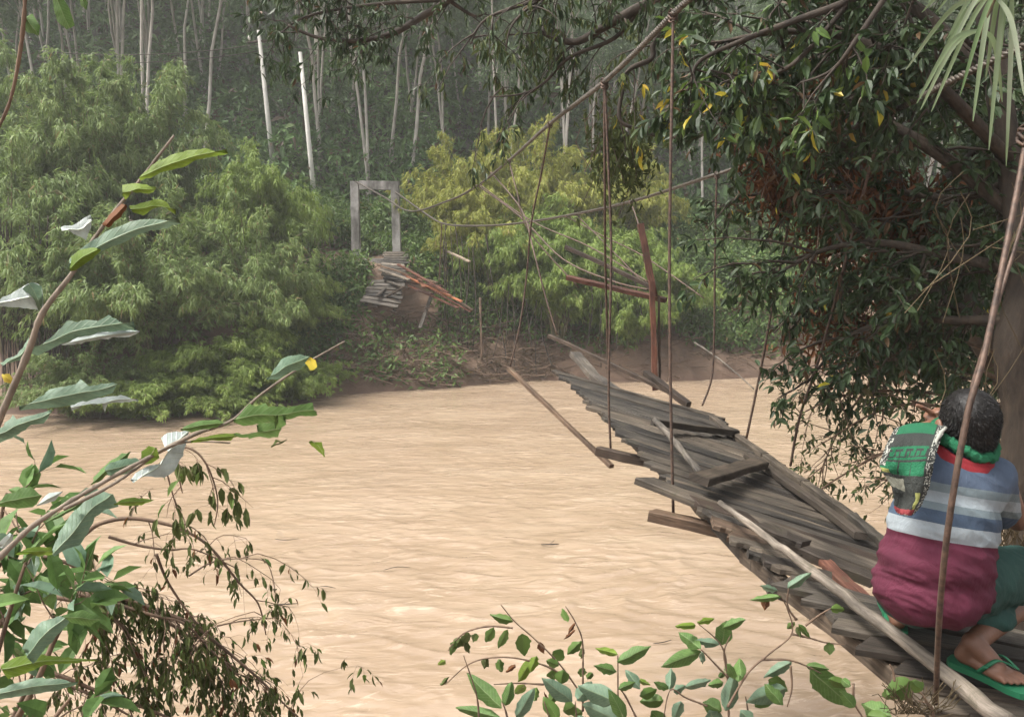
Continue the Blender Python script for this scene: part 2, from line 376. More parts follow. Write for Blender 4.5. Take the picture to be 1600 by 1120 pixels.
for x, y in spots:
    k = int(rs.choice(5, p=[.3, .25, .15, .12, .18])); src, lab = RT[k]
    o = src if k not in usedr else copy_tree(src); usedr.add(k); cnt += 1
    s = rs.uniform(.8, 1.15); o.location = (x, y, hfun(x, y)); o.rotation_euler = (0, 0, rs.uniform(0, 6.28)); o.scale = (s, s, s * rs.uniform(.9, 1.15))
    px = 800 + x / y * F; zone = ['at the far left', 'above the left bamboo', 'behind the power poles', 'above the concrete portal', 'above the centre bamboo', 'behind the paired hangers', 'behind the dark right tree'][int(np.searchsorted([130, 330, 520, 640, 860, 1060], px))]
    lvl = 'at the foot of the slope' if y < 52 else 'halfway up the slope' if y < 72 else 'high up the slope'
    tag(o, lab.replace(' on the misty hillside', '').replace(' with pale bark', '') + ' ' + lvl + ' ' + zone, 'tree', 'rubber trees on the hillside')
print('rubber trees', cnt)
# undergrowth on the hill and bank top: one mass nobody could count
ub = MB(); rs = np.random.default_rng(9)
def scatter_under(mb, n, x0, x1, y0, y1, hmax, L0, L1, dens=.45, seed=0., W=.42, tm='dia'):
    X = rs.uniform(x0, x1, n * 2); Y = rs.uniform(y0, y1, n * 2)
    keep = [i for i in range(n * 2) if abs(X[i]) < Y[i] * .72 + 4 and fbm(X[i] * .25, Y[i] * .25, seed) + rs.uniform(0, .6) > dens - .3][:n]
    keep = [i for i in keep if not (-7.6 < X[i] < -3.9 and Y[i] < 33.2)]
    X, Y = X[keep], Y[keep]
    hh = np.array([hmax * max(.12, .55 + .9 * fbm(x * .22, y * .22, seed + 3)) for x, y in zip(X, Y)])
    Z = np.array([hfun(x, y) for x, y in zip(X, Y)]) + hh * rs.uniform(0, 1, len(X)) ** .8
    n = len(X); B = np.repeat(np.stack([X, Y, Z], 1), 6, 0) + rs.normal(size=(n * 6, 3)) * .16
    L = rs.uniform(L0, L1, len(B)); d = unit(rs.normal(size=B.shape) + np.array([0, -.2, -.2]))
    leaves(mb, B, d, unit(rs.normal(size=B.shape) * .5 + np.array([0, 0, 1])), L, L * W, tm)
scatter_under(ub, 17000, -75, 75, 37.5, 104, 3.0, .4, .9, dens=.25); scatter_under(ub, 11000, -40, 40, 37.5, 58, 3.2, .2, .45, dens=.1, seed=5.)
o = ub.build('hillside_undergrowth', M['under'], smooth=False); tag(o, 'dark shrubby undergrowth covering the slope under the rubber trees', 'undergrowth', kind='stuff')
ub = MB()
scatter_under(ub, 12000, -16, 14, 30.5, 39, 1.9, .16, .34, .2, 20.)
o = ub.build('bank_top_scrub', M['vine'], smooth=False); tag(o, 'bright green scrub and creepers on the bank top behind the portal', 'scrub', kind='stuff')
# ------------------------------------------------------------------ wood, metal, concrete
def woodmat(name, c1, c2, c3, b=.5):
    m, nt, bs = newmat(name); uv = nt.nodes.new('ShaderNodeUVMap')
    mp = nt.nodes.new('ShaderNodeMapping'); mp.inputs['Scale'].default_value = (1.6, 22, 1); nt.links.new(uv.outputs[0], mp.inputs[0])
    n = nt.nodes.new('ShaderNodeTexNoise'); n.inputs['Scale'].default_value = 3; n.inputs['Detail'].default_value = 8; n.inputs['Roughness'].default_value = .7; n.inputs['Distortion'].default_value = .4
    nt.links.new(mp.outputs[0], n.inputs['Vector'])
    n2 = nt.nodes.new('ShaderNodeTexNoise'); n2.inputs['Scale'].default_value = 3.5; n2.inputs['Detail'].default_value = 6; nt.links.new(uv.outputs[0], n2.inputs['Vector'])
    oi = nt.nodes.new('ShaderNodeObjectInfo')
    r = ramp(nt, n.outputs[0], [(.28, c1), (.5, c2), (.72, c3)])
    r2 = ramp(nt, n2.outputs[0], [(.32, (.4, .4, .4)), (.68, (1.25, 1.22, 1.18))])
    r3 = ramp(nt, oi.outputs['Random'], [(0, (.55, .55, .56)), (.5, (1.05, 1.03, 1)), (1, (1.7, 1.55, 1.38))])
    c = mixc(nt, 1., r.outputs[0], r2.outputs[0], 'MULTIPLY'); c = mixc(nt, 1., c, r3.outputs[0], 'MULTIPLY')
    n4 = nt.nodes.new('ShaderNodeTexNoise'); n4.inputs['Scale'].default_value = 7; n4.inputs['Detail'].default_value = 7; n4.inputs['Roughness'].default_value = .7; nt.links.new(uv.outputs[0], n4.inputs['Vector'])
    r4 = ramp(nt, n4.outputs[0], [(.56, (0, 0, 0)), (.68, (.75, .75, .75))]); c = mixc(nt, r4.outputs[0], c, (.05, .047, .028))
    nt.links.new(c, bs.inputs['Base Color']); bs.inputs['Roughness'].default_value = .72; bs.inputs['Specular IOR Level'].default_value = .3
    bump(nt, bs, n.outputs[0], b, .008); return m
M['wood'] = woodmat('weathered_wood', (.02, .018, .015), (.06, .053, .045), (.125, .113, .098))
M['wood_dark'] = woodmat('dark_wet_wood', (.022, .018, .014), (.055, .045, .036), (.11, .09, .075))
M['wood_brown'] = woodmat('brown_wood', (.028, .02, .015), (.075, .053, .039), (.14, .105, .08))
M['wood_red'] = woodmat('red_brown_wood', (.035, .016, .011), (.09, .038, .027), (.17, .085, .06))
M['wood_pale'] = woodmat('pale_grey_wood', (.05, .043, .036), (.15, .132, .112), (.3, .27, .235))
M['wood_orange'] = woodmat('orange_wood', (.12, .045, .022), (.24, .095, .05), (.33, .19, .12))
m, nt, bs = newmat('rusty_iron'); n = texnoise(nt, 40, 5)
r = ramp(nt, n.outputs[0], [(.35, (.05, .035, .028)), (.65, (.14, .09, .065))]); nt.links.new(r.outputs[0], bs.inputs['Base Color'])
bs.inputs['Roughness'].default_value = .6; bs.inputs['Metallic'].default_value = .35; bump(nt, bs, n.outputs[0], .4, .003); M['rust'] = m
m, nt, bs = newmat('steel_cable'); n = texnoise(nt, 30, 4)
r = ramp(nt, n.outputs[0], [(.35, (.045, .038, .03)), (.65, (.115, .097, .077))]); nt.links.new(r.outputs[0], bs.inputs['Base Color'])
bs.inputs['Roughness'].default_value = .55; bs.inputs['Metallic'].default_value = .4; M['cable'] = m
m, nt, bs = newmat('weathered_concrete'); n = texnoise(nt, 5, 9, .7); n2 = texnoise(nt, 1.6, 5, .6, stretch=(1, 1, .35))
r = ramp(nt, n.outputs[0], [(.35, (.3, .285, .27)), (.65, (.46, .44, .42))]); r2 = ramp(nt, n2.outputs[0], [(.38, (.3, .3, .28)), (.6, (1, 1, 1))])
nt.links.new(mixc(nt, 1., r.outputs[0], r2.outputs[0], 'MULTIPLY'), bs.inputs['Base Color']); bs.inputs['Roughness'].default_value = .9; bump(nt, bs, n.outputs[0], .5, .03); M['concrete'] = m

def board(name, p0, p1, w, th, mat, parent=None, up=(0, 0, 1), seg=9, jit=.005, rag=.02, roll=0, w1=None, skew=0.):
    """one sawn board from p0 to p1 (centre line of its top face) with worn edges and ragged ends, UV in metres"""
    p0 = np.asarray(p0, float); p1 = np.asarray(p1, float); L = np.linalg.norm(p1 - p0); a = (p1 - p0) / L
    s = unit(np.cross(np.asarray(up, float), a)); u = np.cross(a, s)
    if roll: c_, s_ = math.cos(roll), math.sin(roll); s, u = s * c_ + u * s_, u * c_ - s * s_
    w1 = w if w1 is None else w1; vs = []; uv = []; ou, ov = random.uniform(0, 90), random.uniform(0, 90)
    bow = random.uniform(-1, 1) * min(.012, L * .006)
    for i in range(seg + 1):
        t = i / seg; ww = (w * (1 - t) + w1 * t) / 2; c = p0 + a * L * t + u * bow * math.sin(math.pi * t)
        el = er = 0.
        if i in (0, seg): el, er = random.uniform(-rag, rag) + skew, random.uniform(-rag, rag) - skew
        jl, jr = random.uniform(-jit, jit), random.uniform(-jit, jit); jz = random.uniform(-jit, jit) * .5
        cw = random.uniform(-jit, jit) * .3
        ch = min(.18 * th, .006)
        for sg, e, j in ((1, el, jl), (-1, er, jr)):
            ws = sg * (ww + j)
            for du, k in ((0, 1), (-ch, 0), (-th, 0)):
                q = c + s * (ws - (sg * ch * .9 if k else 0)) + a * e + u * (du + jz)
                vs.append(q); uv.append((t * L + e + ou, ws + du + ov))
    # per ring: L-top, L-ch, L-bot, R-top, R-ch, R-bot
    loop = [0, 1, 2, 5, 4, 3]; fs = []
    for i in range(seg):
        o, q = i * 6, (i + 1) * 6
        for k in range(6):
            x, y = loop[k], loop[(k + 1) % 6]; fs.append((o + x, o + y, q + y, q + x))
    fs.append(tuple(loop[::-1])); fs.append(tuple(seg * 6 + k for k in loop))
    off = np.array(parent.matrix_world.translation) if parent is not None else (p0 + p1) / 2
    o = mk(name, np.array(vs) - off, fs, mat, parent, False)
    if parent is None: o.location = off
    l = o.data.uv_layers.new(name='UVMap'); co = np.array([uv[lp.vertex_index] for lp in o.data.loops]).ravel(); l.data.foreach_set('uv', co)
    return o
def smooth_path(pts, n=8):
    pts = [np.asarray(p, float) for p in pts]; out = []
    for i in range(len(pts) - 1):
        p0 = pts[max(i - 1, 0)]; p1 = pts[i]; p2 = pts[i + 1]; p3 = pts[min(i + 2, len(pts) - 1)]
        for k in range(n):
            t = k / n; out.append(.5 * ((2 * p1) + (-p0 + p2) * t + (2 * p0 - 5 * p1 + 4 * p2 - p3) * t * t + (-p0 + 3 * p1 - 3 * p2 + p3) * t ** 3))
    out.append(pts[-1]); return out
def stranded(mb, pts, r, pitch=.09, n=3):
    pts = np.array(pts); seg = np.linalg.norm(np.diff(pts, axis=0), axis=1); s = np.concatenate([[0], np.cumsum(seg)])
    m_ = int(s[-1] / pitch * 7); ss = np.linspace(0, s[-1], m_); c = np.stack([np.interp(ss, s, pts[:, k]) for k in range(3)], 1)
    t = unit(np.gradient(c, axis=0)); a = unit(np.cross(t, [0, 0, 1.])); b = np.cross(t, a)
    for k in range(n):
        ph = ss / pitch * 2 * math.pi + k * 2 * math.pi / n
        mb.tube(c + r * .55 * (np.cos(ph)[:, None] * a + np.sin(ph)[:, None] * b), r * .55, 5)
def pole(name, p0, p1, r0, r1, mat, parent=None, bend=.01, n=10, seg=14):
    p0 = np.asarray(p0); p1 = np.asarray(p1); pts = [p0 + (p1 - p0) * t + np.array([0, 0, bend]) * math.sin(math.pi * t) + rng.normal(size=3) * .0025 for t in np.linspace(0, 1, seg)]
    rr = [(r0 * (1 - t) + r1 * t) * random.uniform(.93, 1.07) for t in np.linspace(0, 1, seg)]
    mb = MB(); mb.tube(pts, rr, n); off = (p0 + p1) / 2 if parent is None else None
    o = mb.build(name, mat, parent, True, loc=off)
    l = o.data.uv_layers.new(name='UVMap'); co = []
    nv = len(o.data.vertices)
    L = np.linalg.norm(p1 - p0)
    for lp in o.data.loops:
        i = lp.vertex_index; co += [(i // n) / (seg - 1) * L + p0[0] * 3, abs((i % n) - n / 2) / n * r0 * 6 + .3]
    l.data.foreach_set('uv', co); return o

# ------------------------------------------------------------------ the hanging bridge (deck, beams, cables, hangers = one thing)
bridge = empty('suspension_footbridge', (1.2, 4.5, 3.5), 'wrecked wooden suspension footbridge with twisted grey plank deck hanging over the brown river', 'footbridge')
Lp = [G(867, 576, 3.62), G(924, 628, 3.6), G(985, 690, 3.6), G(1037, 738, 3.6), G(1087, 785, 3.6), G(1155, 843, 3.6), G(1228, 900, 3.6), G(1332, 985, 3.58), G(1462, 1085, 3.58), G(1560, 1165, 3.58)]
Rp = [G(1110, 643, 3.36), G(1203, 715, 3.33), G(1300, 790, 3.32), G(1362, 838, 3.33), G(1420, 893, 3.35), G(1520, 938, 3.42), G(1640, 998, 3.5), G(1800, 1066, 3.54), G(2000, 1150, 3.56), G(2180, 1230, 3.56)]
Lq = np.array(smooth_path(Lp, 10)); Rq = np.array(smooth_path(Rp, 10)); NQ = len(Lq) - 1
def LR(t): return [np.array([np.interp(t * NQ, range(NQ + 1), q[:, k]) for k in range(3)]) for q in (Lq, Rq)]
t = 0.0; planks = []; ts = []
while t < .995:
    l, r_ = LR(t); l2, r2 = LR(min(1, t + .01)); sp = max(.02, (np.linalg.norm(l2 - l) + np.linalg.norm(r2 - r_)) / 2)
    w_ = random.choice([.07, .085, .10, .11, .13]); dt = w_ / sp * .01; ts.append((t, dt, w_)); t += dt
for k, (t, dt, w_) in enumerate(ts):
    l, r_ = LR(t + dt / 2); l0, r0 = LR(t); l1, r1 = LR(min(1, t + dt))
    ax = unit(r_ - l); wl = abs(np.dot(l1 - l0, unit(np.cross([0, 0, 1.], ax)))); wr = abs(np.dot(r1 - r0, unit(np.cross([0, 0, 1.], ax))))
    gap = random.uniform(.006, .02); e0, e1 = random.uniform(-.035, .02) - (.05 if random.random() < .12 else 0), random.uniform(-.03, .05)
    a0, a1 = l + ax * e0, r_ + ax * e1; dz = random.uniform(-.014, .014)
    w0, w1 = max(.03, wl - gap), max(.03, wr - gap)
    if .47 < t < .63:                               # boards missing in the middle: a hole to the river
        a1 = l + (r_ - l) * random.uniform(.17, .30); w1 = w0 + (w1 - w0) * .3
    mt = M['wood'] if t < .42 or random.random() < .5 else random.choice([M['wood_brown'], M['wood'], M['wood_dark']])
    if random.random() < .08: mt = M['wood_dark']
    board('plank', a0 + [0, 0, dz], a1 + [0, 0, dz + random.uniform(-.01, .01)], w0, .028, mt, bridge, rag=.025, skew=random.uniform(-.03, .03), w1=w1, jit=.006)
print('planks', len(ts))
# stringers under the deck
for fr, n_ in ((.12, 0), (.5, 1), (.88, 2)):
    prev = None
    for t in (0.01, .16, .31, .44) if fr < .2 else (0.05, .2, .35, .44):
        l, r_ = LR(t); q = l + (r_ - l) * fr - [0, 0, .045]
        if prev is not None: board('stringer', prev, q, .06, .07, M['wood_dark'], bridge, seg=5)
        prev = q
for fr in (.06, .93):
    prev = None
    for t in (.545, .7, .85, .99):
        l, r_ = LR(t); q = l + (r_ - l) * fr - [0, 0, .045]
        if prev is not None: board('stringer', prev, q, .06, .07, M['wood_dark'], bridge, seg=5)
        prev = q
l, r_ = LR(.40); l2, r2 = LR(.57); board('stringer', l + (r_ - l) * .12 - [0, 0, .045], l2 + (r2 - l2) * .06 - [0, 0, .047], .06, .07, M['wood_dark'], bridge, seg=5)
# crossbeams whose ends stick out on the river side
def xbeam(a, b, za, zb, w_, th, mt='wood_brown'): board('crossbeam', G(*a, za), G(*b, zb), w_, th, M[mt], bridge, seg=7)
xbeam((919, 631), (1010, 652), 3.55, 3.47, .055, .055)
xbeam((935, 697), (1070, 727), 3.52, 3.44, .06, .065, 'wood_brown')
xbeam((1020, 796), (1240, 850), 3.52, 3.42, .07, .06, 'wood_brown')
xbeam((1200, 905), (1420, 985), 3.52, 3.42, .06, .06, 'wood_dark')
xbeam((1395, 1045), (1650, 1120), 3.5, 3.48, .06, .06, 'wood_dark')
# long front board and the split boards beside the hole
board('plank', G(1004, 744, 3.68), G(1372, 884, 3.40), .11, .04, M['wood'], bridge, rag=.04, skew=.05)
board('plank', G(1160, 812, 3.58), G(1372, 902, 3.40), .09, .05, M['wood_dark'], bridge, rag=.03)
board('plank', G(1190, 818, 3.66), G(1262, 846, 3.60), .09, .03, M['wood_dark'], bridge, rag=.03)
# edge boards along the right side
e1 = [G(1112, 648, 3.42), G(1190, 704, 3.4), G(1255, 748, 3.4), G(1330, 800, 3.4), G(1382, 842, 3.4)]
for a, b in zip(e1[:-1], e1[1:]): board('edge_board', a, b + (b - a) * .05, .055, .05, M['wood'], bridge, seg=6, jit=.008)
board('edge_board', G(1168, 706, 3.44), G(1345, 832, 3.43), .05, .04, M['wood_dark'], bridge, seg=8)
# main cables
c1 = [(2.05, -3, 7.6), (1.62, .6, 7.25), (1.35, 2.2, 6.92), tuple(P(1142, -75, 3.9)), tuple(P(1052, 22, 4.6)), tuple(P(944, 128, 6.0)), tuple(P(860, 193, 8.2)), tuple(P(795, 251, 11.5)), tuple(P(746, 290, 15)), tuple(P(702, 313, 19)), tuple(P(640, 330, 25)), tuple(P(600, 308, 29.3)), tuple(P(556, 284, 32))]
c2 = [(3.2, -3, 6.6), (3.0, 1.0, 6.35), (2.85, 2.7, 6.18), tuple(P(1530, 105, 4.1)), tuple(P(1425, 160, 4.9)), tuple(P(1383, 178, 5.4)), tuple(P(1245, 234, 6.7)), tuple(P(1120, 272, 8.3)), tuple(P(985, 315, 11)), tuple(P(885, 337, 14.5)), tuple(P(800, 350, 18)), tuple(P(740, 353, 21)), tuple(P(695, 350, 24.5)), tuple(P(668, 336, 27)), tuple(P(618, 300, 32))]
for c_ in (c1, c2):
    sp = smooth_path(c_, 8); mb = MB(); cut = 8 * 7
    stranded(mb, sp[:cut + 1], .018); mb.tube(sp[cut:], list(np.linspace(.02, .032, len(sp) - cut)), 5)
    mb.build('main_cable', M['cable'], bridge)
def rod(pts, r=.008, clamp=True, name='hanger_rod', mat=None, wob=.0):
    pp = smooth_path([P(*p) for p in pts], 6); mb = MB(); mb.tube(pp, r, 6)
    if wob: pass
    if clamp:
        a = pp[0]; d_ = pp[1] - pp[0]; d_ = d_ / np.linalg.norm(d_)
        # wire lashing turned round the cable
        for j in range(4):
            cc = a - d_ * (.01 - j * .016)
            ring = [cc + np.array([math.cos(q) * .024, math.sin(q) * .02, .012 * math.sin(q * 2 + j)]) for q in np.linspace(0, 6.3, 9)]
            mb.tube(ring, .005, 4, False)
    return mb.build(name, mat or M['rust'], bridge)
rod([(1052, 22, 4.6), (1048, 250, 4.55), (1046, 420, 4.55), (1048, 620, 4.5), (1052, 802, 4.45)], .009)
rod([(944, 128, 6.0), (945, 300, 6.1), (946, 420, 6.3), (951, 590, 6.6), (951, 648, 7.0)], .010)
rod([(945, 128, 6.0), (951, 270, 6.0), (955, 400, 6.0), (951, 600, 5.98), (954, 700, 5.95)], .010)
rod([(1606, 205, 2.3), (1587, 310, 2.2), (1541, 540, 2.06), (1511, 650, 2.02), (1482, 820, 2.02), (1468, 960, 2.1), (1462, 1098, 2.3)], .0082)
rod([(1640, 150, 3.4), (1600, 335, 3.3), (1560, 470, 3.2), (1520, 600, 3.15), (1490, 700, 3.1)], .008)
rod([(1383, 178, 5.4), (1352, 290, 5.5), (1318, 420, 5.7), (1280, 560, 5.9), (1250, 650, 6.0), (1235, 728, 6.05)], .010)
rod([(1245, 234, 6.7), (1230, 360, 6.75), (1212, 450, 6.8), (1190, 570, 6.9), (1166, 686, 6.95)], .011)
rod([(1120, 272, 8.3), (1117, 400, 8.3), (1116, 520, 8.3), (1112, 590, 8.25), (1097, 634, 8.2)], .011)
rod([(860, 193, 8.2), (846, 270, 8.6), (830, 350, 8.8), (823, 430, 9), (812, 510, 9), (797, 572, 9)], .010)
rod([(768, 270, 13.5), (815, 328, 11.5), (832, 385, 10.5), (852, 462, 10.2), (871, 524, 10)], .011)
rod([(795, 251, 11.5), (808, 300, 11.2), (826, 360, 11), (905, 450, 10.5)], .010)
rod([(746, 290, 15), (812, 338, 13), (880, 405, 12), (960, 440, 11), (1012, 452, 10.2)], .012)
rod([(750, 289, 15), (830, 345, 13.2), (920, 385, 12), (1012, 440, 10.6)], .010)
rod([(885, 338, 14.5), (940, 368, 13), (1005, 400, 12), (1100, 466, 11)], .010)
rod([(900, 335, 14), (960, 395, 12), (1022, 460, 10)], .009)
rod([(985, 315, 11), (998, 352, 10.6), (1018, 440, 10.1)], .010)
rod([(690, 350, 24.5), (688, 400, 24.8), (686, 440, 25)], .018)

# ------------------------------------------------------------------ timbers hanging in the hangers or lying loose
def loose(name, p0, p1, w_, th, mat, label, cat, group=None, **k):
    return tag(board(name, p0, p1, w_, th, M[mat], None, **k), label, cat, group)
loose('hanging_post', P(1000, 352, 9.9), P(1022, 466, 9.7), .075, .07, 'wood_red', 'upper reddish post tangled upright in the bridge hangers above the cross', 'timber', up=(0, 1, 0))
loose('hanging_post', P(1018, 440, 9.65), P(1023, 612, 9.4), .06, .06, 'wood_red', 'long dark red post hanging upright behind the far tip of the deck', 'timber', up=(0, 1, 0))
loose('hanging_lath', P(1029, 462, 9.6), P(1030, 600, 9.5), .028, .03, 'wood_brown', 'thin brown lath upright just right of the dark red post', 'timber', up=(0, 1, 0))
loose('hanging_beam', P(887, 430, 10.3), P(1042, 466, 9.75), .07, .055, 'wood_red', 'red brown crossbar lashed near level across the hanging post', 'timber', up=(0, -.3, 1))
loose('hanging_beam', P(884, 383, 10.6), P(1020, 446, 9.9), .05, .05, 'wood_brown', 'dark slanting beam above the red brown crossbar', 'timber')
loose('hanging_beam', P(857, 521, 10.2), P(1070, 620, 8.3), .04, .045, 'wood_brown', 'long thin brown beam slanting down to the far tip of the deck', 'timber')
loose('grey_post', P(899, 549, 9.3), P(936, 592, 8.8), .13, .06, 'wood_pale', 'mottled pale grey post end jutting up from the far tip of the deck', 'timber', w1=.12, up=(.3, -.6, 1))
loose('grey_post', P(931, 585, 8.85), P(972, 611, 8.3), .12, .05, 'wood_pale', 'split lower half of the pale grey post lying on the far deck tip', 'timber', w1=.06, up=(.2, -.4, 1), rag=.05)
loose('brown_beam', P(1009, 578, 8.9), P(1076, 628, 8.1), .07, .06, 'wood_brown', 'short brown beam resting on the right corner of the deck tip', 'timber')
loose('hanging_bar', P(795, 572, 9.0), P(956, 725, 7.2), .042, .04, 'wood_brown', 'straight brown bar dangling over open water left of the deck', 'timber')
loose('dark_board', G(1020, 654, 3.66), G(1150, 672, 3.42), .07, .05, 'wood_dark', 'nearly black broken board lying across the deck below its tip', 'board')
loose('thick_board', G(1092, 744, 3.72), G(1190, 718, 3.50), .11, .045, 'wood_dark', 'thick short board lying at an angle on the middle of the deck', 'board', up=(0, -.35, 1))
p_ = pole('grey_stick', G(1024, 656, 3.69), G(1094, 738, 3.67), .024, .02, M['wood_pale']); tag(p_, 'grey stick lying on the deck pointing at the thick short board', 'stick')
p_ = pole('long_pole', G(1126, 786, 3.66), G(1575, 1128, 3.655), .0155, .027, M['wood_pale'], seg=30); tag(p_, 'long pale grey pole lying along the river side of the deck', 'pole')
loose('loose_plank', G(1283, 868, 3.46), G(1392, 968, 3.47), .065, .03, 'wood_red', 'reddish brown board showing below the hole in the deck', 'board')

# ------------------------------------------------------------------ concrete portal on the far bank
portal = empty('bridge_portal', (P(585, 400, 32)[0], 32, 4.3), 'pale concrete portal of two posts and a lintel on the far bank', 'portal')
def cbox(name, p0, p1, w_, d_, mat, parent):
    return board(name, p0, p1, w_, d_, mat, parent, up=(0, -1, 0), seg=12, jit=.008, rag=.01)
zz = lambda px, py: P(px, py, 32)
cbox('post', zz(556, 408), zz(553, 283), .31, .31, M['concrete'], portal)
cbox('post', zz(619.5, 396), zz(616.5, 283), .31, .31, M['concrete'], portal)
cbox('lintel', zz(561, 289), zz(611, 290), .33, .30, M['concrete'], portal)
cbox('sill', zz(563, 409), zz(612, 408), .2, .4, M['concrete'], portal)
# ------------------------------------------------------------------ broken deck sections and loose boards below it
def deckpiece(label, quad, n_):
    q = [P(*a) for a in quad]; c_ = sum(q) / 4
    e = empty('broken_deck_section', c_, label, 'deck section', 'broken deck sections below the portal')
    up = unit(np.cross(q[1] - q[0], q[3] - q[0])); up = up if up[2] > 0 else -up
    for i in range(n_):
        t = (i + .5) / n_; a = q[0] * (1 - t) + q[3] * t; b = q[1] * (1 - t) + q[2] * t; ww = np.linalg.norm(q[3] - q[0]) / n_
        board('plank', a + (b - a) * random.uniform(-.05, .05), b + (b - a) * random.uniform(-.06, .06), ww * .86, .05, M['wood'] if random.random() < .8 else M['wood_pale'], e, up=up, seg=4)
    for f_ in (.12, .88):
        a = q[0] + (q[1] - q[0]) * f_ - up * .07; b = q[3] + (q[2] - q[3]) * f_ - up * .07; board('stringer', a, b, .1, .1, M['wood_dark'], e, up=up, seg=3)
deckpiece('small grey deck section leaning at the foot of the right portal post', [(600, 393, 31.5), (634, 392, 31.5), (640, 412, 30.6), (596, 410, 30.6)], 5)
deckpiece('grey deck section sloping down below the portal opening', [(594, 409, 30.5), (632, 412, 30.5), (636, 440, 29.3), (598, 434, 29.3)], 6)
deckpiece('lowest grey deck section tilted above the mud bank', [(580, 437, 29.6), (634, 434, 29.4), (622, 482, 28.3), (563, 471, 28.5)], 7)
rs = np.random.default_rng(21)
LB = ['long red brown board sliding down from the broken deck', 'red brown board in the heap right of the broken deck']
BL = [((590, 413), (684, 441), 'topmost long dull board reaching right from the foot of the portal', 'wood_brown'), ((592, 420), (640, 436), 'short grey board crossing the sloping deck section', 'wood_pale'), ((598, 436), (634, 448), 'pale board on the lowest deck section', 'wood_pale'),
      ((583, 474), (632, 447), 'slanting stick leaning on the lowest deck section', 'wood_brown'), ((612, 440), (588, 462), 'short dark stick across the lowest deck section', 'wood_dark'),
      ((628, 425), (736, 486), 'lowest and longest orange brown board of the fanned heap', 'wood_red'), ((636, 432), (722, 470), 'middle orange brown board of the fanned heap', 'wood_orange'), ((640, 445), (716, 480), 'orange brown board at the lower side of the fanned heap', 'wood_red'),
      ((636, 418), (740, 484), 'upper red brown board of the fanned heap', 'wood_brown'), ((648, 436), (706, 462), 'short bright orange board in the fanned heap', 'wood_orange'), ((622, 412), (700, 456), 'thin dark red board behind the fanned heap', 'wood_red'),
      ((652, 428), (662, 448), 'stubby orange board end poking up from the heap', 'wood_orange'), ((634, 440), (690, 446), 'nearly level red board at the left of the heap', 'wood_red'), ((640, 450), (676, 458), 'short red board low on the left of the heap', 'wood_red'),
      ((674, 460), (656, 512), 'pale board standing on end below the fanned heap', 'wood_pale'), ((700, 392), (734, 408), 'short pale broken board caught in the bamboo stems', 'wood_pale')]
for i, (a, b, lab, mt) in enumerate(BL):
    D0 = 29.2 + rs.uniform(-.3, .3); loose('loose_board', P(*a, D0 + .3), P(*b, D0 - .8), .13, .05, mt, lab, 'board', 'loose boards below the portal', seg=4)

# ------------------------------------------------------------------ power poles and wires behind the bamboo
def upole(pts, D, label, arm=True):
    b = P(*pts[0], D); t_ = P(*pts[1], D); g = b + (b - t_) * .55
    e = empty('utility_pole', g, label, 'utility pole', 'utility poles at the foot of the hillside')
    mb = MB(); mb.tube([g, b, t_], [.12, .11, .085], 8); mb.build('pole', M['pole'], e)
    if arm:
        a = t_ + (b - t_) * .12; mb = MB(); mb.tube([a + [-.55, 0, -.05], a + [.55, 0, .05]], .05, 6); mb.build('crossarm', M['wood_dark'], e)
        for dx in (-.48, 0, .48):
            mb = MB(); mb.tube([a + [dx, 0, .04], a + [dx, 0, .1], a + [dx, 0, .22], a + [dx, 0, .26]], [.03, .07, .06, .02], 6); mb.build('insulator', M['pole'], e)
    return t_
m, nt, bs = newmat('pale_pole'); n = texnoise(nt, 3, 6, .7, stretch=(1, 1, .4)); r = ramp(nt, n.outputs[0], [(.3, (.4, .385, .35)), (.7, (.7, .67, .61))]); nt.links.new(r.outputs[0], bs.inputs['Base Color']); bs.inputs['Roughness'].default_value = .8; M['pole'] = m
t1 = upole([(419, 188), (404, 48)], 39, 'pale wooden power pole left of its taller looking twin above the bamboo')
t2 = upole([(485, 246), (469, 82)], 37.5, 'pale wooden power pole right of the other one above the bamboo', False)
def wire(a, b, sag, label, r=.018):
    a, b = np.asarray(a), np.asarray(b); mb = MB(); mb.tube([a + (b - a) * t - np.array([0, 0, sag * 4 * t * (1 - t)]) for t in np.linspace(0, 1, 14)], r, 4)
    tag(mb.build('overhead_wire', M['cable'], loc=(a + b) / 2), label, 'wire', 'overhead wires at the foot of the hillside')
wire(P(60, 80, 36), t1 - [0, 0, .6], .3, 'upper overhead wire running left from the power pole'); wire(P(60, 90, 36), t1 - [0, 0, .9], .35, 'lower overhead wire running left from the power pole')
wire(t1 - [0, 0, .5], P(700, 88, 38), .2, 'overhead wire running right from the power pole')
wire(t2 - [0, 0, 1.6], P(440, 190, 37.8), 0, 'guy wire slanting left down from the right power pole'); wire(P(418, 145, 39), P(478, 222, 38.5), 0, 'guy wire slanting right down from the left power pole')
# ------------------------------------------------------------------ near vegetation
M['fresh_leaf'] = leafmat('fresh_leaf', [(.06, .12, .035), (.10, .18, .05), (.15, .25, .075)], .55, .3, .3, nscale=5)
M['teal_leaf'] = leafmat('grey_green_leaf', [(.10, .17, .11), (.14, .22, .145), (.2, .28, .19)], .5, .28, .4, nscale=6)
M['white_leaf'] = leafmat('pale_leaf_underside', [(.26, .31, .29), (.34, .39, .37), (.42, .46, .44)], .35, .2, .6, nscale=6)
M['lime_leaf'] = leafmat('lime_leaf', [(.09, .16, .02), (.15, .23, .03), (.22, .30, .05)], .55, .4, .3, nscale=6)
M['yellow_leaf'] = leafmat('yellowing_leaf', [(.35, .33, .03), (.5, .42, .05), (.5, .3, .06)], .45, .4, .4, nscale=6)
M['straw'] = leafmat('dry_straw', [(.06, .045, .025), (.10, .075, .042), (.16, .12, .07)], .7, .2, .2, nscale=3)
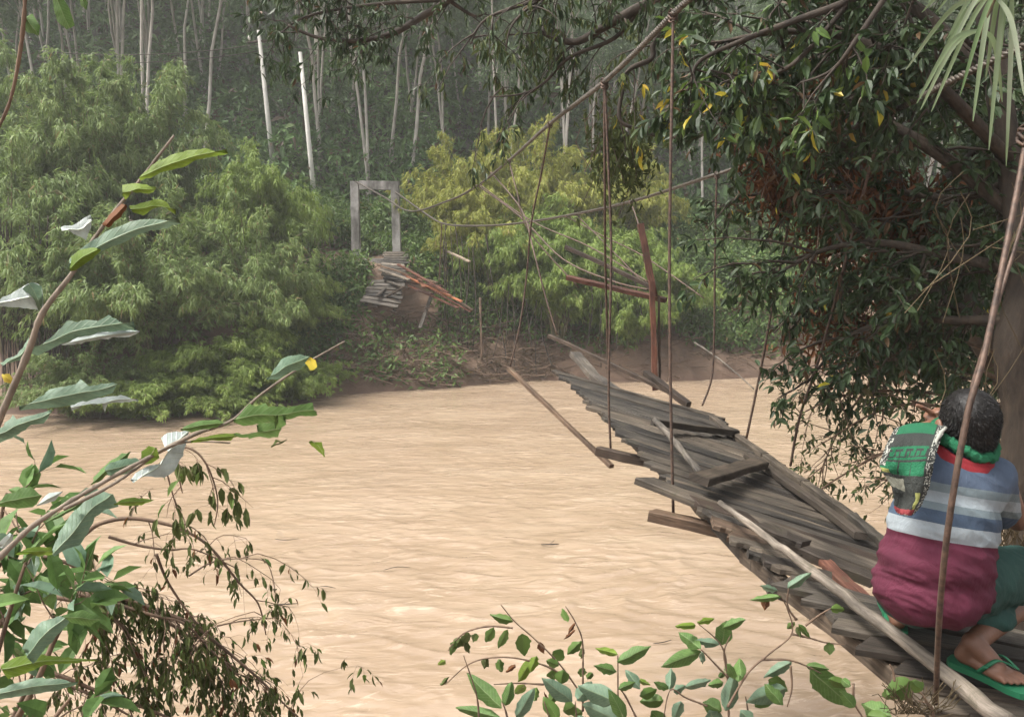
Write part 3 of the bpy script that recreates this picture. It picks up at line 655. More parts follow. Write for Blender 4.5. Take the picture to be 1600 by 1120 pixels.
M['frond'] = leafmat('dusty_frond', [(.10, .16, .06), (.2, .26, .14), (.42, .46, .36)], .5, .35, .4, nscale=3)
for key in ('fresh_leaf', 'teal_leaf', 'lime_leaf', 'white_leaf', 'tree_leaf'):
    nt = M[key].node_tree; bs = nt.nodes['Principled BSDF']; n = texnoise(nt, 60, 5, .6)
    uv = nt.nodes.new('ShaderNodeUVMap'); sx = nt.nodes.new('ShaderNodeSeparateXYZ'); nt.links.new(uv.outputs[0], sx.inputs[0])
    def mth(op, *a):
        q = nt.nodes.new('ShaderNodeMath'); q.operation = op
        for i_, v_ in enumerate(a):
            if isinstance(v_, (int, float)): q.inputs[i_].default_value = v_
            else: nt.links.new(v_, q.inputs[i_])
        return q.outputs[0]
    ph = mth('MULTIPLY_ADD', sx.outputs[1], -2.6, mth('MULTIPLY', sx.outputs[0], 11.)); tri = mth('ABSOLUTE', mth('SUBTRACT', mth('FRACT', ph), .5))
    vein = mth('SUBTRACT', 1., mth('MINIMUM', mth('MULTIPLY', tri, 9.), 1.)); rib = mth('SUBTRACT', 1., mth('MINIMUM', mth('MULTIPLY', sx.outputs[1], 14.), 1.))
    vv = mth('MULTIPLY', mth('MAXIMUM', mth('MULTIPLY', vein, .5), rib), mth('GREATER_THAN', sx.outputs[0], .001))
    old = bs.inputs['Base Color'].links[0].from_socket; bl = texnoise(nt, 35, 4, .7); blr = ramp(nt, bl.outputs[0], [(.3, (.72, .72, .7)), (.62, (1.1, 1.1, 1.1))])
    c2 = mixc(nt, 1., old, blr.outputs[0], 'MULTIPLY'); mm = mth('MULTIPLY', vv, .38); c2 = mixc(nt, mm, c2, (.34, .4, .22)); nt.links.new(c2, bs.inputs['Base Color'])
    for l_ in list(nt.links):
        if l_.to_node.type == 'BSDF_TRANSLUCENT' and l_.to_socket.name == 'Color': nt.links.new(c2, l_.to_socket)
    hh = mth('MULTIPLY_ADD', vv, -.8, n.outputs[0]); bump(nt, bs, hh, .5, .0025)

M['pale_twig'] = barkmat('pale_twig_bark', (.12, .095, .07), (.27, .22, .17), 40)
def path_at(pts, n):
    pts = np.array(pts); s = np.concatenate([[0], np.cumsum(np.linalg.norm(np.diff(pts, axis=0), axis=1))]); return pts, s
def foliate(tb, sets, limbs, rs, n2=8, L2=.9, n3=5, L3=.35, per=6, leafL=.12, W=.36, grav=.25, t0=.2, r2=.012, tm='leaf', bias=(0, 0, 0), twist=.9, hang=.3):
    """sets: [(MB, share)] leaf meshes; limbs: list of (points, r0, r1)"""
    B, Dd = [], []
    for pts, r0, r1 in limbs:
        sp = smooth_path(pts, 6); n = len(sp)
        if tb is not None: tb.tube(sp, list(np.linspace(r0, r1, n)), 7)
        sp = np.array(sp); Ltot = np.linalg.norm(np.diff(sp, axis=0), axis=1).sum(); k2 = max(2, int(n2 * Ltot))
        for _ in range(k2):
            i = int(rs.uniform(t0, 1) * (n - 1)); i = min(max(i, 1), n - 1); tg = unit(sp[i] - sp[i - 1])
            d = unit(tg * .5 + rs.normal(size=3) * twist * .7 + np.array(bias)); q = sp[i].copy(); L = L2 * rs.uniform(.45, 1.1); pp = [q]
            for s_ in range(5): d = unit(d + rs.normal(size=3) * .16 - np.array([0, 0, grav * .22])); q = q + d * L / 5; pp.append(q)
            if tb is not None: tb.tube(pp, list(np.linspace(r2, r2 * .3, 6)), 4, False)
            pp = np.array(pp)
            for __ in range(n3):
                j = rs.integers(1, 6); e = unit(unit(pp[j] - pp[j - 1]) * .6 + rs.normal(size=3) * .6); q = pp[j].copy(); L = L3 * rs.uniform(.4, 1.1); tt = [q]
                for s_ in range(3): e = unit(e + rs.normal(size=3) * .15 - np.array([0, 0, grav * .4])); q = q + e * L / 3; tt.append(q)
                if tb is not None: tb.tube(tt, [r2 * .35, r2 * .3, r2 * .25, r2 * .15], 3, False)
                tt = np.array(tt)
                for k in range(per):
                    u = rs.uniform(.15, 1) * 2.999; a = int(u); B.append(tt[a] + (tt[a + 1] - tt[a]) * (u - a)); Dd.append(unit(e * .7 + rs.normal(size=3) * .6 - np.array([0, 0, hang])))
    B, Dd = np.array(B), np.array(Dd); n = len(B); pick = rs.uniform(0, 1, n); lo = 0
    nrm = unit(rs.normal(size=(n, 3)) * .5 + np.array([0, 0, 1])); LL = rs.uniform(.6, 1.15, n) * leafL
    for mb, sh in sets:
        m_ = (pick >= lo) & (pick < lo + sh); lo += sh
        leaves(mb, B[m_], Dd[m_], nrm[m_], LL[m_], LL[m_] * W, tm)
def limb(*a, r=(.03, .01)): return ([P(*q) for q in a], r[0], r[1])
def finish(e, tb, bark, parts):
    if tb is not None and tb.n: tb.build('trunk', bark, e)
    for nm, mb, mt in parts:
        if mb.n: mb.build(nm, mt, e, smooth=False)
# --- big tree over the bridge
rs = np.random.default_rng(31)
tb, l1, l2 = MB(), MB(), MB()
base = np.array([3.25, 4.9, 1.4])
e = empty('riverside_tree', base, 'big dark leaved tree with brown trunk behind the crouching man', 'tree')
trunk = [base - [0, 0, .5], P(1600, 860, 4.9), P(1590, 760, 4.9), P(1592, 640, 4.9), P(1578, 540, 4.9), P(1600, 430, 5.0), P(1585, 300, 5.2), P(1560, 140, 5.4), P(1540, -60, 5.6), P(1560, -420, 5.6)]
tb.tube(smooth_path(trunk, 6), list(np.linspace(.11, .07, 55)), 10)
limbs = [
 limb((1580, 330, 5.2), (1480, 250, 5.4), (1380, 190, 5.6), (1300, 160, 5.8), (1230, 150, 5.9), (1140, 120, 6.1), r=(.05, .012)),
 limb((1578, 250, 5.2), (1450, 120, 5.0), (1330, 60, 5.2), (1220, 50, 5.4), (1110, 70, 5.6), r=(.045, .012)),
 limb((1585, 420, 5.0), (1480, 400, 5.2), (1380, 380, 5.4), (1290, 390, 5.7), (1210, 430, 5.9), r=(.04, .01)),
 limb((1580, 500, 4.9), (1490, 500, 5.2), (1400, 500, 5.5), (1320, 530, 5.9), (1260, 600, 6.2), r=(.035, .008)),
 limb((1590, 560, 5.0), (1500, 480, 5.6), (1420, 440, 6.0), (1330, 450, 6.4), (1250, 480, 6.6), r=(.035, .01)),
 limb((1560, 140, 5.4), (1440, 20, 5.6), (1330, -40, 5.8), (1200, -60, 6.0), (1080, -40, 6.4), r=(.05, .015)),
 limb((1590, 280, 5.2), (1500, 310, 5.6), (1400, 300, 6.0), (1300, 300, 6.4), (1200, 300, 6.8), r=(.035, .01)),
 limb((1590, 380, 5.2), (1640, 250, 5.4), (1680, 100, 5.5), r=(.05, .02)),
 limb((1585, 460, 5.0), (1530, 380, 5.6), (1480, 330, 6.2), r=(.03, .01)),
 limb((1560, 120, 5.4), (1500, 60, 5.2), (1420, 60, 5.0), (1340, 100, 5.0), r=(.03, .01)),
]
foliate(tb, [(l1, .995), (l2, .005)], limbs, rs, n2=11, L2=.75, n3=7, L3=.32, per=8, leafL=.10, W=.42, grav=.35, hang=.4)
finish(e, tb, M['brown_bark'], [('crown', l1, M['tree_leaf']), ('yellow_leaves', l2, M['yellow_leaf'])])
# crown of the same tree above the frame: it shades the deck and the man
top, l1 = MB(), MB()
limbs = [([np.array([3.2, 5.3, 8.6]), np.array([a, b, 9.4 + c]), np.array([a * 1.7 - 1.2, b * 1.5 - 2, 9.6 + c])], .06, .02) for a, b, c in ((1.6, 4.5, 0), (2.4, 2.4, .4), (1.2, 6.8, .5), (4.2, 3, .6), (4.6, 6.5, .3), (2.6, 8, .8), (5.8, 4.8, .2), (1.5, 2.9, .9), (3.6, 1.2, .7))]
foliate(top, [(l1, 1.)], limbs, rs, n2=9, L2=1.2, n3=6, L3=.5, per=7, leafL=.17, W=.5, grav=.15)
top.build('limb', M['brown_bark'], e); l1.build('crown', M['tree_leaf'], e, smooth=False)
# --- dark stump-like hollow limb inside the crown
tb = MB(); tb.tube(smooth_path([P(1275, 90, 6.9), P(1300, 150, 6.9), P(1318, 215, 6.9), P(1350, 300, 7.1), P(1470, 420, 7.4), P(1600, 640, 7.8), P(1640, 800, 8.0), P(1650, 960, 8.0)], 6), list(np.linspace(.12, .17, 37)), 9)
l1 = MB(); limbs = []
for a in range(15):
    px = rs.uniform(1260, 1680); py = rs.uniform(-60, 600); D = rs.uniform(7.4, 9.2)
    limbs.append(limb((1400 + (px - 1400) * .3, py + 120, 8.4), (1400 + (px - 1400) * .7, py + 40, D), (px, py, D), (px + rs.uniform(-90, 20), py + rs.uniform(-30, 60), D), r=(.03, .008)))
foliate(tb, [(l1, 1.)], limbs, rs, n2=10, L2=.9, n3=6, L3=.4, per=7, leafL=.15, W=.42, grav=.35)
e = empty('hollow_tree', P(1450, 800, 8.6), 'second dark tree with a blackish bent stem seen through the leaves', 'tree')
finish(e, tb, M['dark_bark'], [('crown', l1, M['tree_leaf'])])
# --- dense bank tree further back on the right
tb, l1 = MB(), MB(); b0 = np.array([9.2, 11.0, 1.2]); tb.tube(smooth_path([b0 - [0, 0, .4], b0 + [-.2, 0, 2.5], b0 + [-.5, .3, 6], b0 + [-.3, .2, 10]], 6), list(np.linspace(.2, .08, 19)), 9); limbs = []
for a in range(26):
    q = b0 + [-.3, .2, rs.uniform(1.0, 8.5)]; ang = rs.uniform(0, 6.28); d = np.array([math.cos(ang), math.sin(ang), .1]); L = rs.uniform(1.6, 3.3)
    limbs.append(([q, q + d * L * .5 + [0, 0, .25], q + d * L + [0, 0, rs.uniform(-.6, .2)]], .045, .012))
foliate(tb, [(l1, 1.)], limbs, rs, n2=7, L2=1.1, n3=6, L3=.5, per=7, leafL=.2, W=.45, grav=.4)
e = empty('bank_tree', b0, 'dense dark tree filling the right edge behind the other two', 'tree')
finish(e, tb, M['dark_bark'], [('crown', l1, M['tree_leaf'])])
# --- twiggy shrub whose thin brown branches hang before the water left of the man
tb, l1, l2 = MB(), MB(), MB()
limbs = [limb((1600, 700, 5.2), (1500, 690, 5.4), (1400, 700, 5.6), (1320, 740, 5.8), (1260, 780, 5.9), r=(.018, .004)),
 limb((1600, 640, 5.2), (1500, 620, 5.5), (1400, 610, 5.8), (1310, 620, 6.0), (1245, 650, 6.1), r=(.018, .004)),
 limb((1590, 740, 5.2), (1480, 640, 5.4), (1380, 640, 5.7), (1290, 690, 6.0), r=(.016, .004)),
 limb((1590, 600, 5.2), (1450, 560, 5.6), (1340, 570, 6.0), (1250, 580, 6.3), r=(.018, .004)),
 limb((1590, 560, 5.3), (1430, 530, 6.0), (1330, 640, 6.2), (1280, 740, 6.2), r=(.016, .004)),
 limb((1590, 780, 5.2), (1500, 740, 5.4), (1410, 740, 5.5), (1360, 770, 5.6), r=(.012, .003))]
foliate(tb, [(l1, .7), (l2, .3)], limbs, rs, n2=13, L2=.42, n3=4, L3=.2, per=4, leafL=.062, W=.42, grav=.5, r2=.005, t0=.1)
e = empty('twiggy_bush', P(1610, 790, 5.2), 'twiggy bush with small olive leaves hanging over the water left of the man', 'bush')
finish(e, tb, M['twig'], [('leaves', l1, M['wilt_leaf']), ('green_leaves', l2, M['tree_leaf'])])
# --- brown dead foliage caught in the crowns
for j, (px, py, D, r_, lab) in enumerate([(1225, 190, 6.6, (.42, .3, .42), 'reddish brown dead leaves tangled below the yellow tipped branches'), (1215, 270, 6.7, (.22, .2, .3), 'lowest tip of reddish brown dead leaves above the thin hanger'),
      (1295, 340, 6.8, (.3, .25, .5), 'orange brown dead leaves in the middle of the dark tree'), (1400, 330, 6.1, (.4, .25, .3), 'brown creeper clump behind the rising cable on the right'), (1340, 520, 6.6, (.5, .3, .35), 'brown creeper clump low in the dark tree'), (970, 235, 7.5, (.32, .25, .42), 'brown yellow leaf tuft hanging behind the paired hangers')]):
    c_ = P(px, py, D); tb, l1 = MB(), MB(); n = 900
    B = c_ + rs.normal(size=(n, 3)) * np.array(r_) * .5; d = unit(rs.normal(size=(n, 3)) * .6 - [0, 0, .8]); LL = rs.uniform(.05, .11, n)
    leaves(l1, B, d, rs.normal(size=(n, 3)), LL, LL * .4, 'leaf')
    for _ in range(26):
        a = c_ + rs.normal(size=3) * np.array(r_) * .5 + [0, 0, .2]; tb.tube([a, a + rs.normal(size=3) * .08 - [0, 0, .15], a + rs.normal(size=3) * .12 - [0, 0, .4]], .004, 3, False)
    e = empty('dead_foliage', c_, lab, 'dead foliage', 'dead leaf clumps caught in the branches')
    finish(e, tb, M['twig'], [('leaves', l1, M['dead_leaf'] if j < 5 else M['wilt_leaf'])])
    for ch in e.children:
        if ch.name.startswith('trunk'): ch.name = 'stems'
# --- overhead branches across the top of the frame
def overhead(label, base, limbs, sets, **k):
    tb = MB(); e = empty('overhanging_branch', base, label, 'branch', 'overhanging branches at the top'); ms = [MB() for _ in sets]
    foliate(tb, [(m_, s_[1]) for m_, s_ in zip(ms, sets)], limbs, rs, **k)
    tb.build('wood', M['dark_bark'], e)
    for m_, s_ in zip(ms, sets): m_.build('leaves', M[s_[0]], e, smooth=False)
overhead('dark bent branch at the top with drooping leaf tufts left of the cable', P(1120, -60, 6.8), [
 limb((1180, -60, 6.4), (1080, -20, 6.8), (1000, 12, 7), (945, 42, 7.2), (900, 66, 7.3), (862, 58, 7.4), (846, 48, 7.4), r=(.055, .02)),
 limb((1000, 12, 7), (960, 60, 7.2), (890, 90, 7.3), (850, 130, 7.3), (815, 147, 7.3), (765, 152, 7.3), r=(.022, .006)),
 limb((1080, -20, 6.8), (930, -30, 7.0), (840, 0, 7.2), (760, 30, 7.2), (735, 70, 7.2), r=(.03, .006)),
 limb((840, 0, 7.2), (800, 40, 7.2), (790, 80, 7.2), r=(.015, .005))],
 [('wilt_leaf', .45), ('tree_leaf', .55)], n2=6, L2=.6, n3=5, L3=.3, per=6, leafL=.105, W=.3, grav=.9, hang=1.1, r2=.008)
overhead('twisted brown vine branch hanging beside the paired hangers', P(1090, 20, 6.9), [
 limb((1110, -20, 6.8), (1050, 30, 6.9), (1022, 66, 6.9), (1018, 92, 6.9), (985, 108, 6.9), (975, 132, 6.9), (968, 185, 6.9), (995, 202, 6.9), (1036, 214, 6.9), (1090, 215, 6.9), r=(.028, .012))],
 [('wilt_leaf', .92), ('yellow_leaf', .08)], n2=2.6, L2=.5, n3=4, L3=.25, per=5, leafL=.12, W=.3, grav=.7, hang=.8, r2=.008)
overhead('dark branch at the top left of centre with fine leaves above the forked trunks', P(760, -80, 7.6), [
 limb((900, -120, 7.4), (760, -60, 7.6), (700, 0, 7.7), (660, 26, 7.8), (615, 52, 7.8), (565, 64, 7.8), (500, 60, 7.8), (450, 40, 7.8), r=(.05, .012)),
 limb((700, 0, 7.7), (610, 5, 7.8), (530, 15, 7.8), (470, 30, 7.8), (430, 60, 7.8), r=(.022, .006)),
 limb((760, -60, 7.6), (620, -40, 7.8), (500, -30, 7.8), (420, 0, 7.8), r=(.03, .01)),
 limb((700, 0, 7.7), (740, 25, 7.8), (760, 20, 7.8), r=(.02, .006))],
 [('tree_leaf', 1.)], n2=7, L2=.6, n3=5, L3=.3, per=6, leafL=.10, W=.32, grav=.6, hang=.8, r2=.007)
overhead('leafy branch with yellow tipped sprays on the right at the top', P(1300, -60, 5.0), [
 limb((1420, -60, 4.8), (1330, 0, 4.9), (1250, 30, 5), (1170, 60, 5.1), (1095, 95, 5.2), (1080, 130, 5.2), r=(.03, .008)),
 limb((1330, 0, 4.9), (1240, 100, 5), (1170, 120, 5.1), (1110, 110, 5.1), r=(.018, .005)),
 limb((1420, -60, 4.8), (1340, 60, 4.7), (1300, 110, 4.8), (1250, 130, 4.9), r=(.02, .005))],
 [('tree_leaf', .70), ('yellow_leaf', .035), ('vine', .26)], n2=9, L2=.5, n3=5, L3=.26, per=6, leafL=.12, W=.4, grav=.6, hang=.6, r2=.007)
# --- palm frond at the upper right corner
fb, rb = MB(), MB(); rp = smooth_path([P(1700, -200, 2.4), P(1610, -90, 2.35), P(1560, -15, 2.3), P(1530, 60, 2.25)], 8); rb.tube(rp, list(np.linspace(.012, .004, len(rp))), 6)
tips = [(1432, 162), (1446, 140), (1470, 110), (1438, 172), (1458, 128), (1540, 125), (1555, 150), (1520, 190), (1566, 160), (1480, 60), (1440, 20), (1415, 110), (1455, 175), (1545, 235), (1572, 260), (1462, 20), (1500, 150), (1600, 150)]
for i, tp in enumerate(tips):
    a = rp[int(rs.uniform(.45, .98) * (len(rp) - 1))]; b = P(*tp, 2.25 + rs.uniform(-.15, .2)); mid = (a + b) / 2 + np.array([0, 0, .06]); pth = np.array(smooth_path([a, mid, b], 8)); m_ = len(pth)
    tt = np.linspace(0, 1, m_); ww = .0065 * np.sin(np.pi * (tt * .9 + .08)) ** .7; sd = unit(np.cross(unit(b - a), [.3, 1, .2])); dn = np.cross(unit(b - a), sd) * .3
    vs = []; fs = []
    for k in range(m_): vs += [pth[k] - sd * ww[k] + dn * ww[k], pth[k], pth[k] + sd * ww[k] + dn * ww[k]]
    for k in range(m_ - 1): fs += [(3 * k, 3 * k + 1, 3 * k + 4, 3 * k + 3), (3 * k + 1, 3 * k + 2, 3 * k + 5, 3 * k + 4)]
    fb.add(vs, fs)
e = empty('palm_frond', rp[0], 'dusty pale palm frond drooping from the upper right corner', 'palm frond'); rb.build('rachis', M['straw'], e); fb.build('leaflets', M['frond'], e)
# straw and thin canes at the right edge
sb = MB()
for i in range(14):
    px = rs.uniform(1430, 1620); py = rs.uniform(250, 560); D = rs.uniform(3.2, 4.4); a = P(px, py, D); sb.tube(smooth_path([a, a + [rs.uniform(-.15, .1), 0, -.18], a + [rs.uniform(-.25, .1), 0, -.5]], 3), .0025, 3, False)
for i in range(40):
    px = rs.uniform(1560, 1620); py = rs.uniform(800, 850); a = P(px, py, 3.9); sb.tube([a, a + [rs.uniform(-.08, .08), 0, -.12], a + [rs.uniform(-.1, .1), 0, -.35]], .004, 3, False)
for q in (((1600, 335), (1520, 360)), ((1440, 455), (1570, 370)), ((1600, 395), (1540, 385))): sb.tube([P(*q[0], 4), P(*q[1], 4.1)], .003, 4)
tag(sb.build('dry_straw', M['straw'], loc=P(1530, 400, 4)), 'dry straw and thin canes hanging in front of the dark trunk', 'straw', kind='stuff')

# --- traced, insect-eaten leaves near the camera
def cutleaf(outline, D, mat, parent, rib=None, dD=.0, fold=.03, name='leaf'):
    o = np.array(outline, float); n = len(o)
    if rib is None:
        c_ = o.mean(0); u_, s_, vt = np.linalg.svd(o - c_); ax = vt[0]; pr = (o - c_) @ ax; rib = (c_ + ax * pr.min(), c_ + ax * pr.max())
    a, b = np.array(rib[0], float), np.array(rib[1], float); ab = b - a; L = np.hypot(*ab); ax = ab / L
    # densify the outline
    oo = []
    for i in range(n):
        p, q = o[i], o[(i + 1) % n]; k = max(1, int(np.hypot(*(q - p)) / 6))
        for j in range(k): oo.append(p + (q - p) * j / k + rng.normal(size=2) * .7)
    oo = np.array(oo); n = len(oo); s = np.clip((oo - a) @ ax / L, 0, 1); side = (oo - a) @ np.array([-ax[1], ax[0]])
    # rib follows the middle of the two edges
    g = np.linspace(0, 1, 13); mid = []
    for gg in g:
        w_ = np.exp(-((s - gg) / .09) ** 2); up_, dn_ = side[(side > 0)], side[(side <= 0)]
        mu = (w_[side > 0] * up_).sum() / (w_[side > 0].sum() + 1e-6) if len(up_) else 0; md = (w_[side <= 0] * dn_).sum() / (w_[side <= 0].sum() + 1e-6) if len(dn_) else 0
        mid.append((mu + md) / 2 * .8)
    rm = np.interp(s, g, mid); ribp = a + ax * (s * L)[:, None] + np.array([-ax[1], ax[0]]) * rm[:, None]
    W = np.abs(side).max() + 1e-6
    def dep(s_, off): return D + dD * s_ + fold * (abs(off) / W) ** 1.4 * .5 + .0035 * math.sin(s_ * 23) * abs(off) / W + .02 * (s_ - .5) ** 2
    vs = [P(*oo[i], dep(s[i], side[i] - rm[i])) for i in range(n)] + [P(*((oo[i] * .5 + ribp[i] * .5)), dep(s[i], (side[i] - rm[i]) * .5)) for i in range(n)] + [P(*ribp[i], dep(s[i], 0)) for i in range(n)]
    fs = []
    for i in range(n):
        j = (i + 1) % n; fs += [(i, j, n + j, n + i), (n + i, n + j, 2 * n + j, 2 * n + i)]
    vs = np.array(vs) - np.array(parent.matrix_world.translation)
    ob = mk(name, vs, fs, M[mat] if isinstance(mat, str) else mat, parent, True)
    uvv = [(s[i], abs(side[i] - rm[i]) / W) for i in range(n)] + [(s[i], abs(side[i] - rm[i]) / W / 2) for i in range(n)] + [(s[i], 0.) for i in range(n)]
    ob.data.uv_layers.new(name='UVMap').data.foreach_set('uv', np.array([uvv[l.vertex_index] for l in ob.data.loops]).ravel()); return ob
def stem(pts, r0, r1, parent, mat='twig', name='stem'):
    sp = smooth_path([P(*q) for q in pts], 8); mb = MB(); mb.tube(sp, list(np.linspace(r0, r1, len(sp)) * (1 + .12 * rng.normal(size=len(sp)))), 8); return mb.build(name, M[mat], parent)
e = empty('sapling', P(-30, 720, 1.25), 'tall sapling at the left edge with large ragged insect eaten leaves', 'sapling')
stem([(-30, 720, 1.25), (40, 560, 1.25), (66, 490, 1.25), (112, 428, 1.27), (160, 355, 1.3), (212, 290, 1.32), (272, 212, 1.35)], .0062, .002, e, 'pale_twig')
for ol, mt, dd in [
 ([(110,424),(108,405),(130,385),(165,362),(210,345),(245,341),(282,350),(262,357),(235,360),(215,368),(190,380),(160,392),(140,408),(118,422)], 'teal_leaf', .05),
 ([(110,424),(108,405),(122,392),(148,386),(158,392),(140,408),(118,422)], 'lime_leaf', .0),
 ([(94,354),(118,351),(132,340),(141,336),(143,350),(135,375),(115,365)], 'white_leaf', .02),
 ([(217,278),(237,258),(271,241),(300,234),(326,231),(340,238),(356,241),(330,246),(305,251),(285,262),(271,265),(250,270),(237,278),(220,282)], 'lime_leaf', .05),
 ([(192,290),(215,286),(244,292),(240,300),(225,303),(206,300),(198,312),(192,304)], 'lime_leaf', .02),
 ([(203,322),(220,318),(250,310),(262,318),(275,336),(258,324),(240,326),(225,337),(208,332)], 'lime_leaf', .03),
 ([(160,350),(172,335),(190,318),(200,322),(188,340),(170,356)], 'dead_leaf', .02),
 ([(44,550),(68,536),(92,516),(105,502),(120,503),(136,499),(152,501),(170,492),(186,502),(200,509),(207,512),(212,516),(190,517),(160,519),(120,527),(80,545),(58,556)], 'teal_leaf', .05),
 ([(95,540),(120,527),(160,519),(203,514),(219,519),(203,526),(163,529),(115,538)], 'white_leaf', .06),
 ([(0,478),(-6,470),(22,456),(50,441),(62,445),(66,452),(67,470),(68,486),(54,484),(30,481)], 'white_leaf', .02),
 ([(34,450),(50,441),(66,448),(68,470),(62,488),(50,470)], 'teal_leaf', .03),
 ([(0,567),(27,553),(38,538),(45,526),(43,545),(42,560),(20,565)], 'teal_leaf', .02),
 ([(2,586),(14,584),(22,596),(20,602),(8,596)], 'yellow_leaf', .0),
 ([(30,641),(48,628),(68,617),(78,607),(100,604),(119,600),(125,592),(139,602),(158,600),(176,597),(183,600),(176,614),(159,619),(129,629),(112,633),(68,638)], 'teal_leaf', .05),
 ([(110,634),(130,628),(159,620),(190,617),(215,626),(190,629),(170,630),(163,643),(160,630),(129,633),(113,642)], 'white_leaf', .06),
 ([(-8,678),(8,660),(20,648),(26,655),(37,651),(54,648),(80,640),(76,652),(68,662),(50,664),(34,675),(0,692)], 'teal_leaf', .03)]:
    cutleaf(ol, 1.26, mt, e, dD=dd)
e = empty('leafy_branch', P(-40, 910, 1.15), 'long thin branch rising from the lower left corner with torn green and silvery leaves', 'branch')
stem([(-40, 910, 1.12), (20, 850, 1.15), (60, 815, 1.16), (149, 760, 1.18), (237, 712, 1.2), (305, 678, 1.22), (360, 658, 1.24), (407, 617, 1.26), (475, 570, 1.28), (539, 533, 1.3)], .0052, .0013, e, 'pale_twig')
stem([(100, 795, 1.16), (170, 760, 1.17), (215, 730, 1.2), (258, 700, 1.2), (300, 690, 1.22), (360, 692, 1.22)], .003, .0012, e, 'pale_twig', name='side_stem')
for ol, mt, dd in [
 ([(417,594),(428,576),(441,560),(451,555),(470,554),(485,556),(488,563),(468,577),(450,582),(437,592)], 'teal_leaf', .03), ([(476,566),(486,557),(492,563),(496,574),(484,578)], 'yellow_leaf', .01),
 ([(364,660),(370,652),(380,640),(390,631),(402,636),(414,628),(420,636),(436,634),(451,637),(470,632),(488,629),(492,640),(495,648),(470,650),(444,655),(446,662),(441,668),(430,672),(436,660),(412,660),(395,664),(380,666)], 'fresh_leaf', .04),
 ([(400,662),(436,658),(441,668),(437,676),(434,684),(405,683),(373,684),(366,676),(390,678),(412,672)], 'fresh_leaf', .04),
 ([(282,672),(298,660),(318,657),(340,656),(358,662),(330,669),(300,674)], 'fresh_leaf', .02), ([(298,692),(310,684),(330,680),(352,676),(376,678),(360,688),(330,688)], 'lime_leaf', .02),
 ([(482,692),(490,690),(502,690),(506,702),(507,714),(498,706)], 'lime_leaf', .01), ([(424,700),(431,685),(440,690),(448,687),(440,693),(430,697)], 'wilt_leaf', .01),
 ([(252,685),(262,676),(295,672),(292,690),(285,712),(272,735),(258,746),(230,744),(204,750),(212,738),(228,730),(250,724),(264,708),(258,698)], 'white_leaf', .04),
 ([(163,732),(172,724),(190,717),(212,714),(222,722),(216,732),(190,742),(170,742)], 'teal_leaf', .02), ([(143,758),(146,746),(162,728),(190,708),(204,706),(198,716),(175,735),(155,752)], 'fresh_leaf', .02),
 ([(220,728),(222,706),(232,698),(246,700),(248,716),(236,724)], 'lime_leaf', .02), ([(81,859),(92,832),(108,808),(126,786),(146,770),(162,768),(176,772),(185,791),(165,795),(149,808),(138,830),(125,852),(104,856),(85,869)], 'teal_leaf', .05),
 ([(178,788),(190,780),(210,777),(240,780),(222,788),(200,790)], 'lime_leaf', .02), ([(24,866),(44,856),(60,854),(81,855),(82,866),(60,868)], 'lime_leaf', .02), ([(70,815),(95,800),(125,782),(140,776),(120,795),(90,810)], 'fresh_leaf', .02),
 ([(30,880),(40,862),(58,846),(64,842),(56,862),(44,876)], 'fresh_leaf', .02)]:
    cutleaf(ol, 1.17, mt, e, dD=dd + .05)
# --- lower left bush
rs2 = np.random.default_rng(77)
e = empty('broadleaf_bush', P(-60, 1220, 1.7), 'broad leaved green bush filling the lower left corner', 'bush')
tb, a1, a2 = MB(), MB(), MB()
limbs = [limb((-60, 1250, 1.8), (-20, 1080, 1.8), (20, 940, 1.8), (50, 850, 1.85), r=(.008, .003)), limb((-60, 1250, 1.8), (40, 1100, 1.7), (90, 990, 1.7), (120, 960, 1.7), r=(.01, .003)), limb((-60, 1200, 1.9), (-20, 960, 1.9), (0, 820, 2.0), (10, 770, 2.0), r=(.01, .003)),
 limb((-40, 1250, 1.6), (60, 1150, 1.6), (110, 1090, 1.6), r=(.01, .003)), limb((-60, 1050, 1.8), (20, 950, 1.9), (70, 900, 1.9), r=(.01, .003)), limb((-60, 1250, 1.9), (20, 1120, 2.0), (60, 1030, 2.0), r=(.01, .003)), limb((-80, 1000, 2), (0, 880, 2), (30, 850, 2), r=(.01, .003))]
foliate(tb, [(a1, .72), (a2, .12)], limbs, rs2, n2=10, L2=.19, n3=3, L3=.1, per=3, leafL=.09, W=.5, grav=.1, hang=.1, r2=.0025, t0=.25, twist=.6)
tb.build('stems', M['twig'], e); a1.build('leaves', M['fresh_leaf'], e, smooth=False); a2.build('grey_leaves', M['teal_leaf'], e, smooth=False)
for ol, mt in [([(0,1092),(-10,1080),(20,1068),(60,1058),(90,1060),(122,1067),(90,1078),(50,1084)], 'teal_leaf'), ([(34,1012),(50,985),(65,970),(90,962),(112,960),(104,978),(90,992),(70,1015),(52,1037)], 'teal_leaf'),
               ([(0,1040),(25,1026),(50,1021),(100,1026),(152,1031),(110,1036),(70,1038),(40,1052),(12,1060)], 'lime_leaf'), ([(96,962),(130,952),(158,966),(140,978),(110,972)], 'fresh_leaf'),
               ([(-6,790),(10,772),(28,765),(48,760),(66,775),(52,792),(24,794)], 'fresh_leaf'), ([(58,790),(76,770),(98,768),(86,782)], 'white_leaf'), ([(-5,850),(15,832),(22,836),(10,862)], 'white_leaf')]:
    cutleaf(ol, 1.5, mt, e, dD=.05)
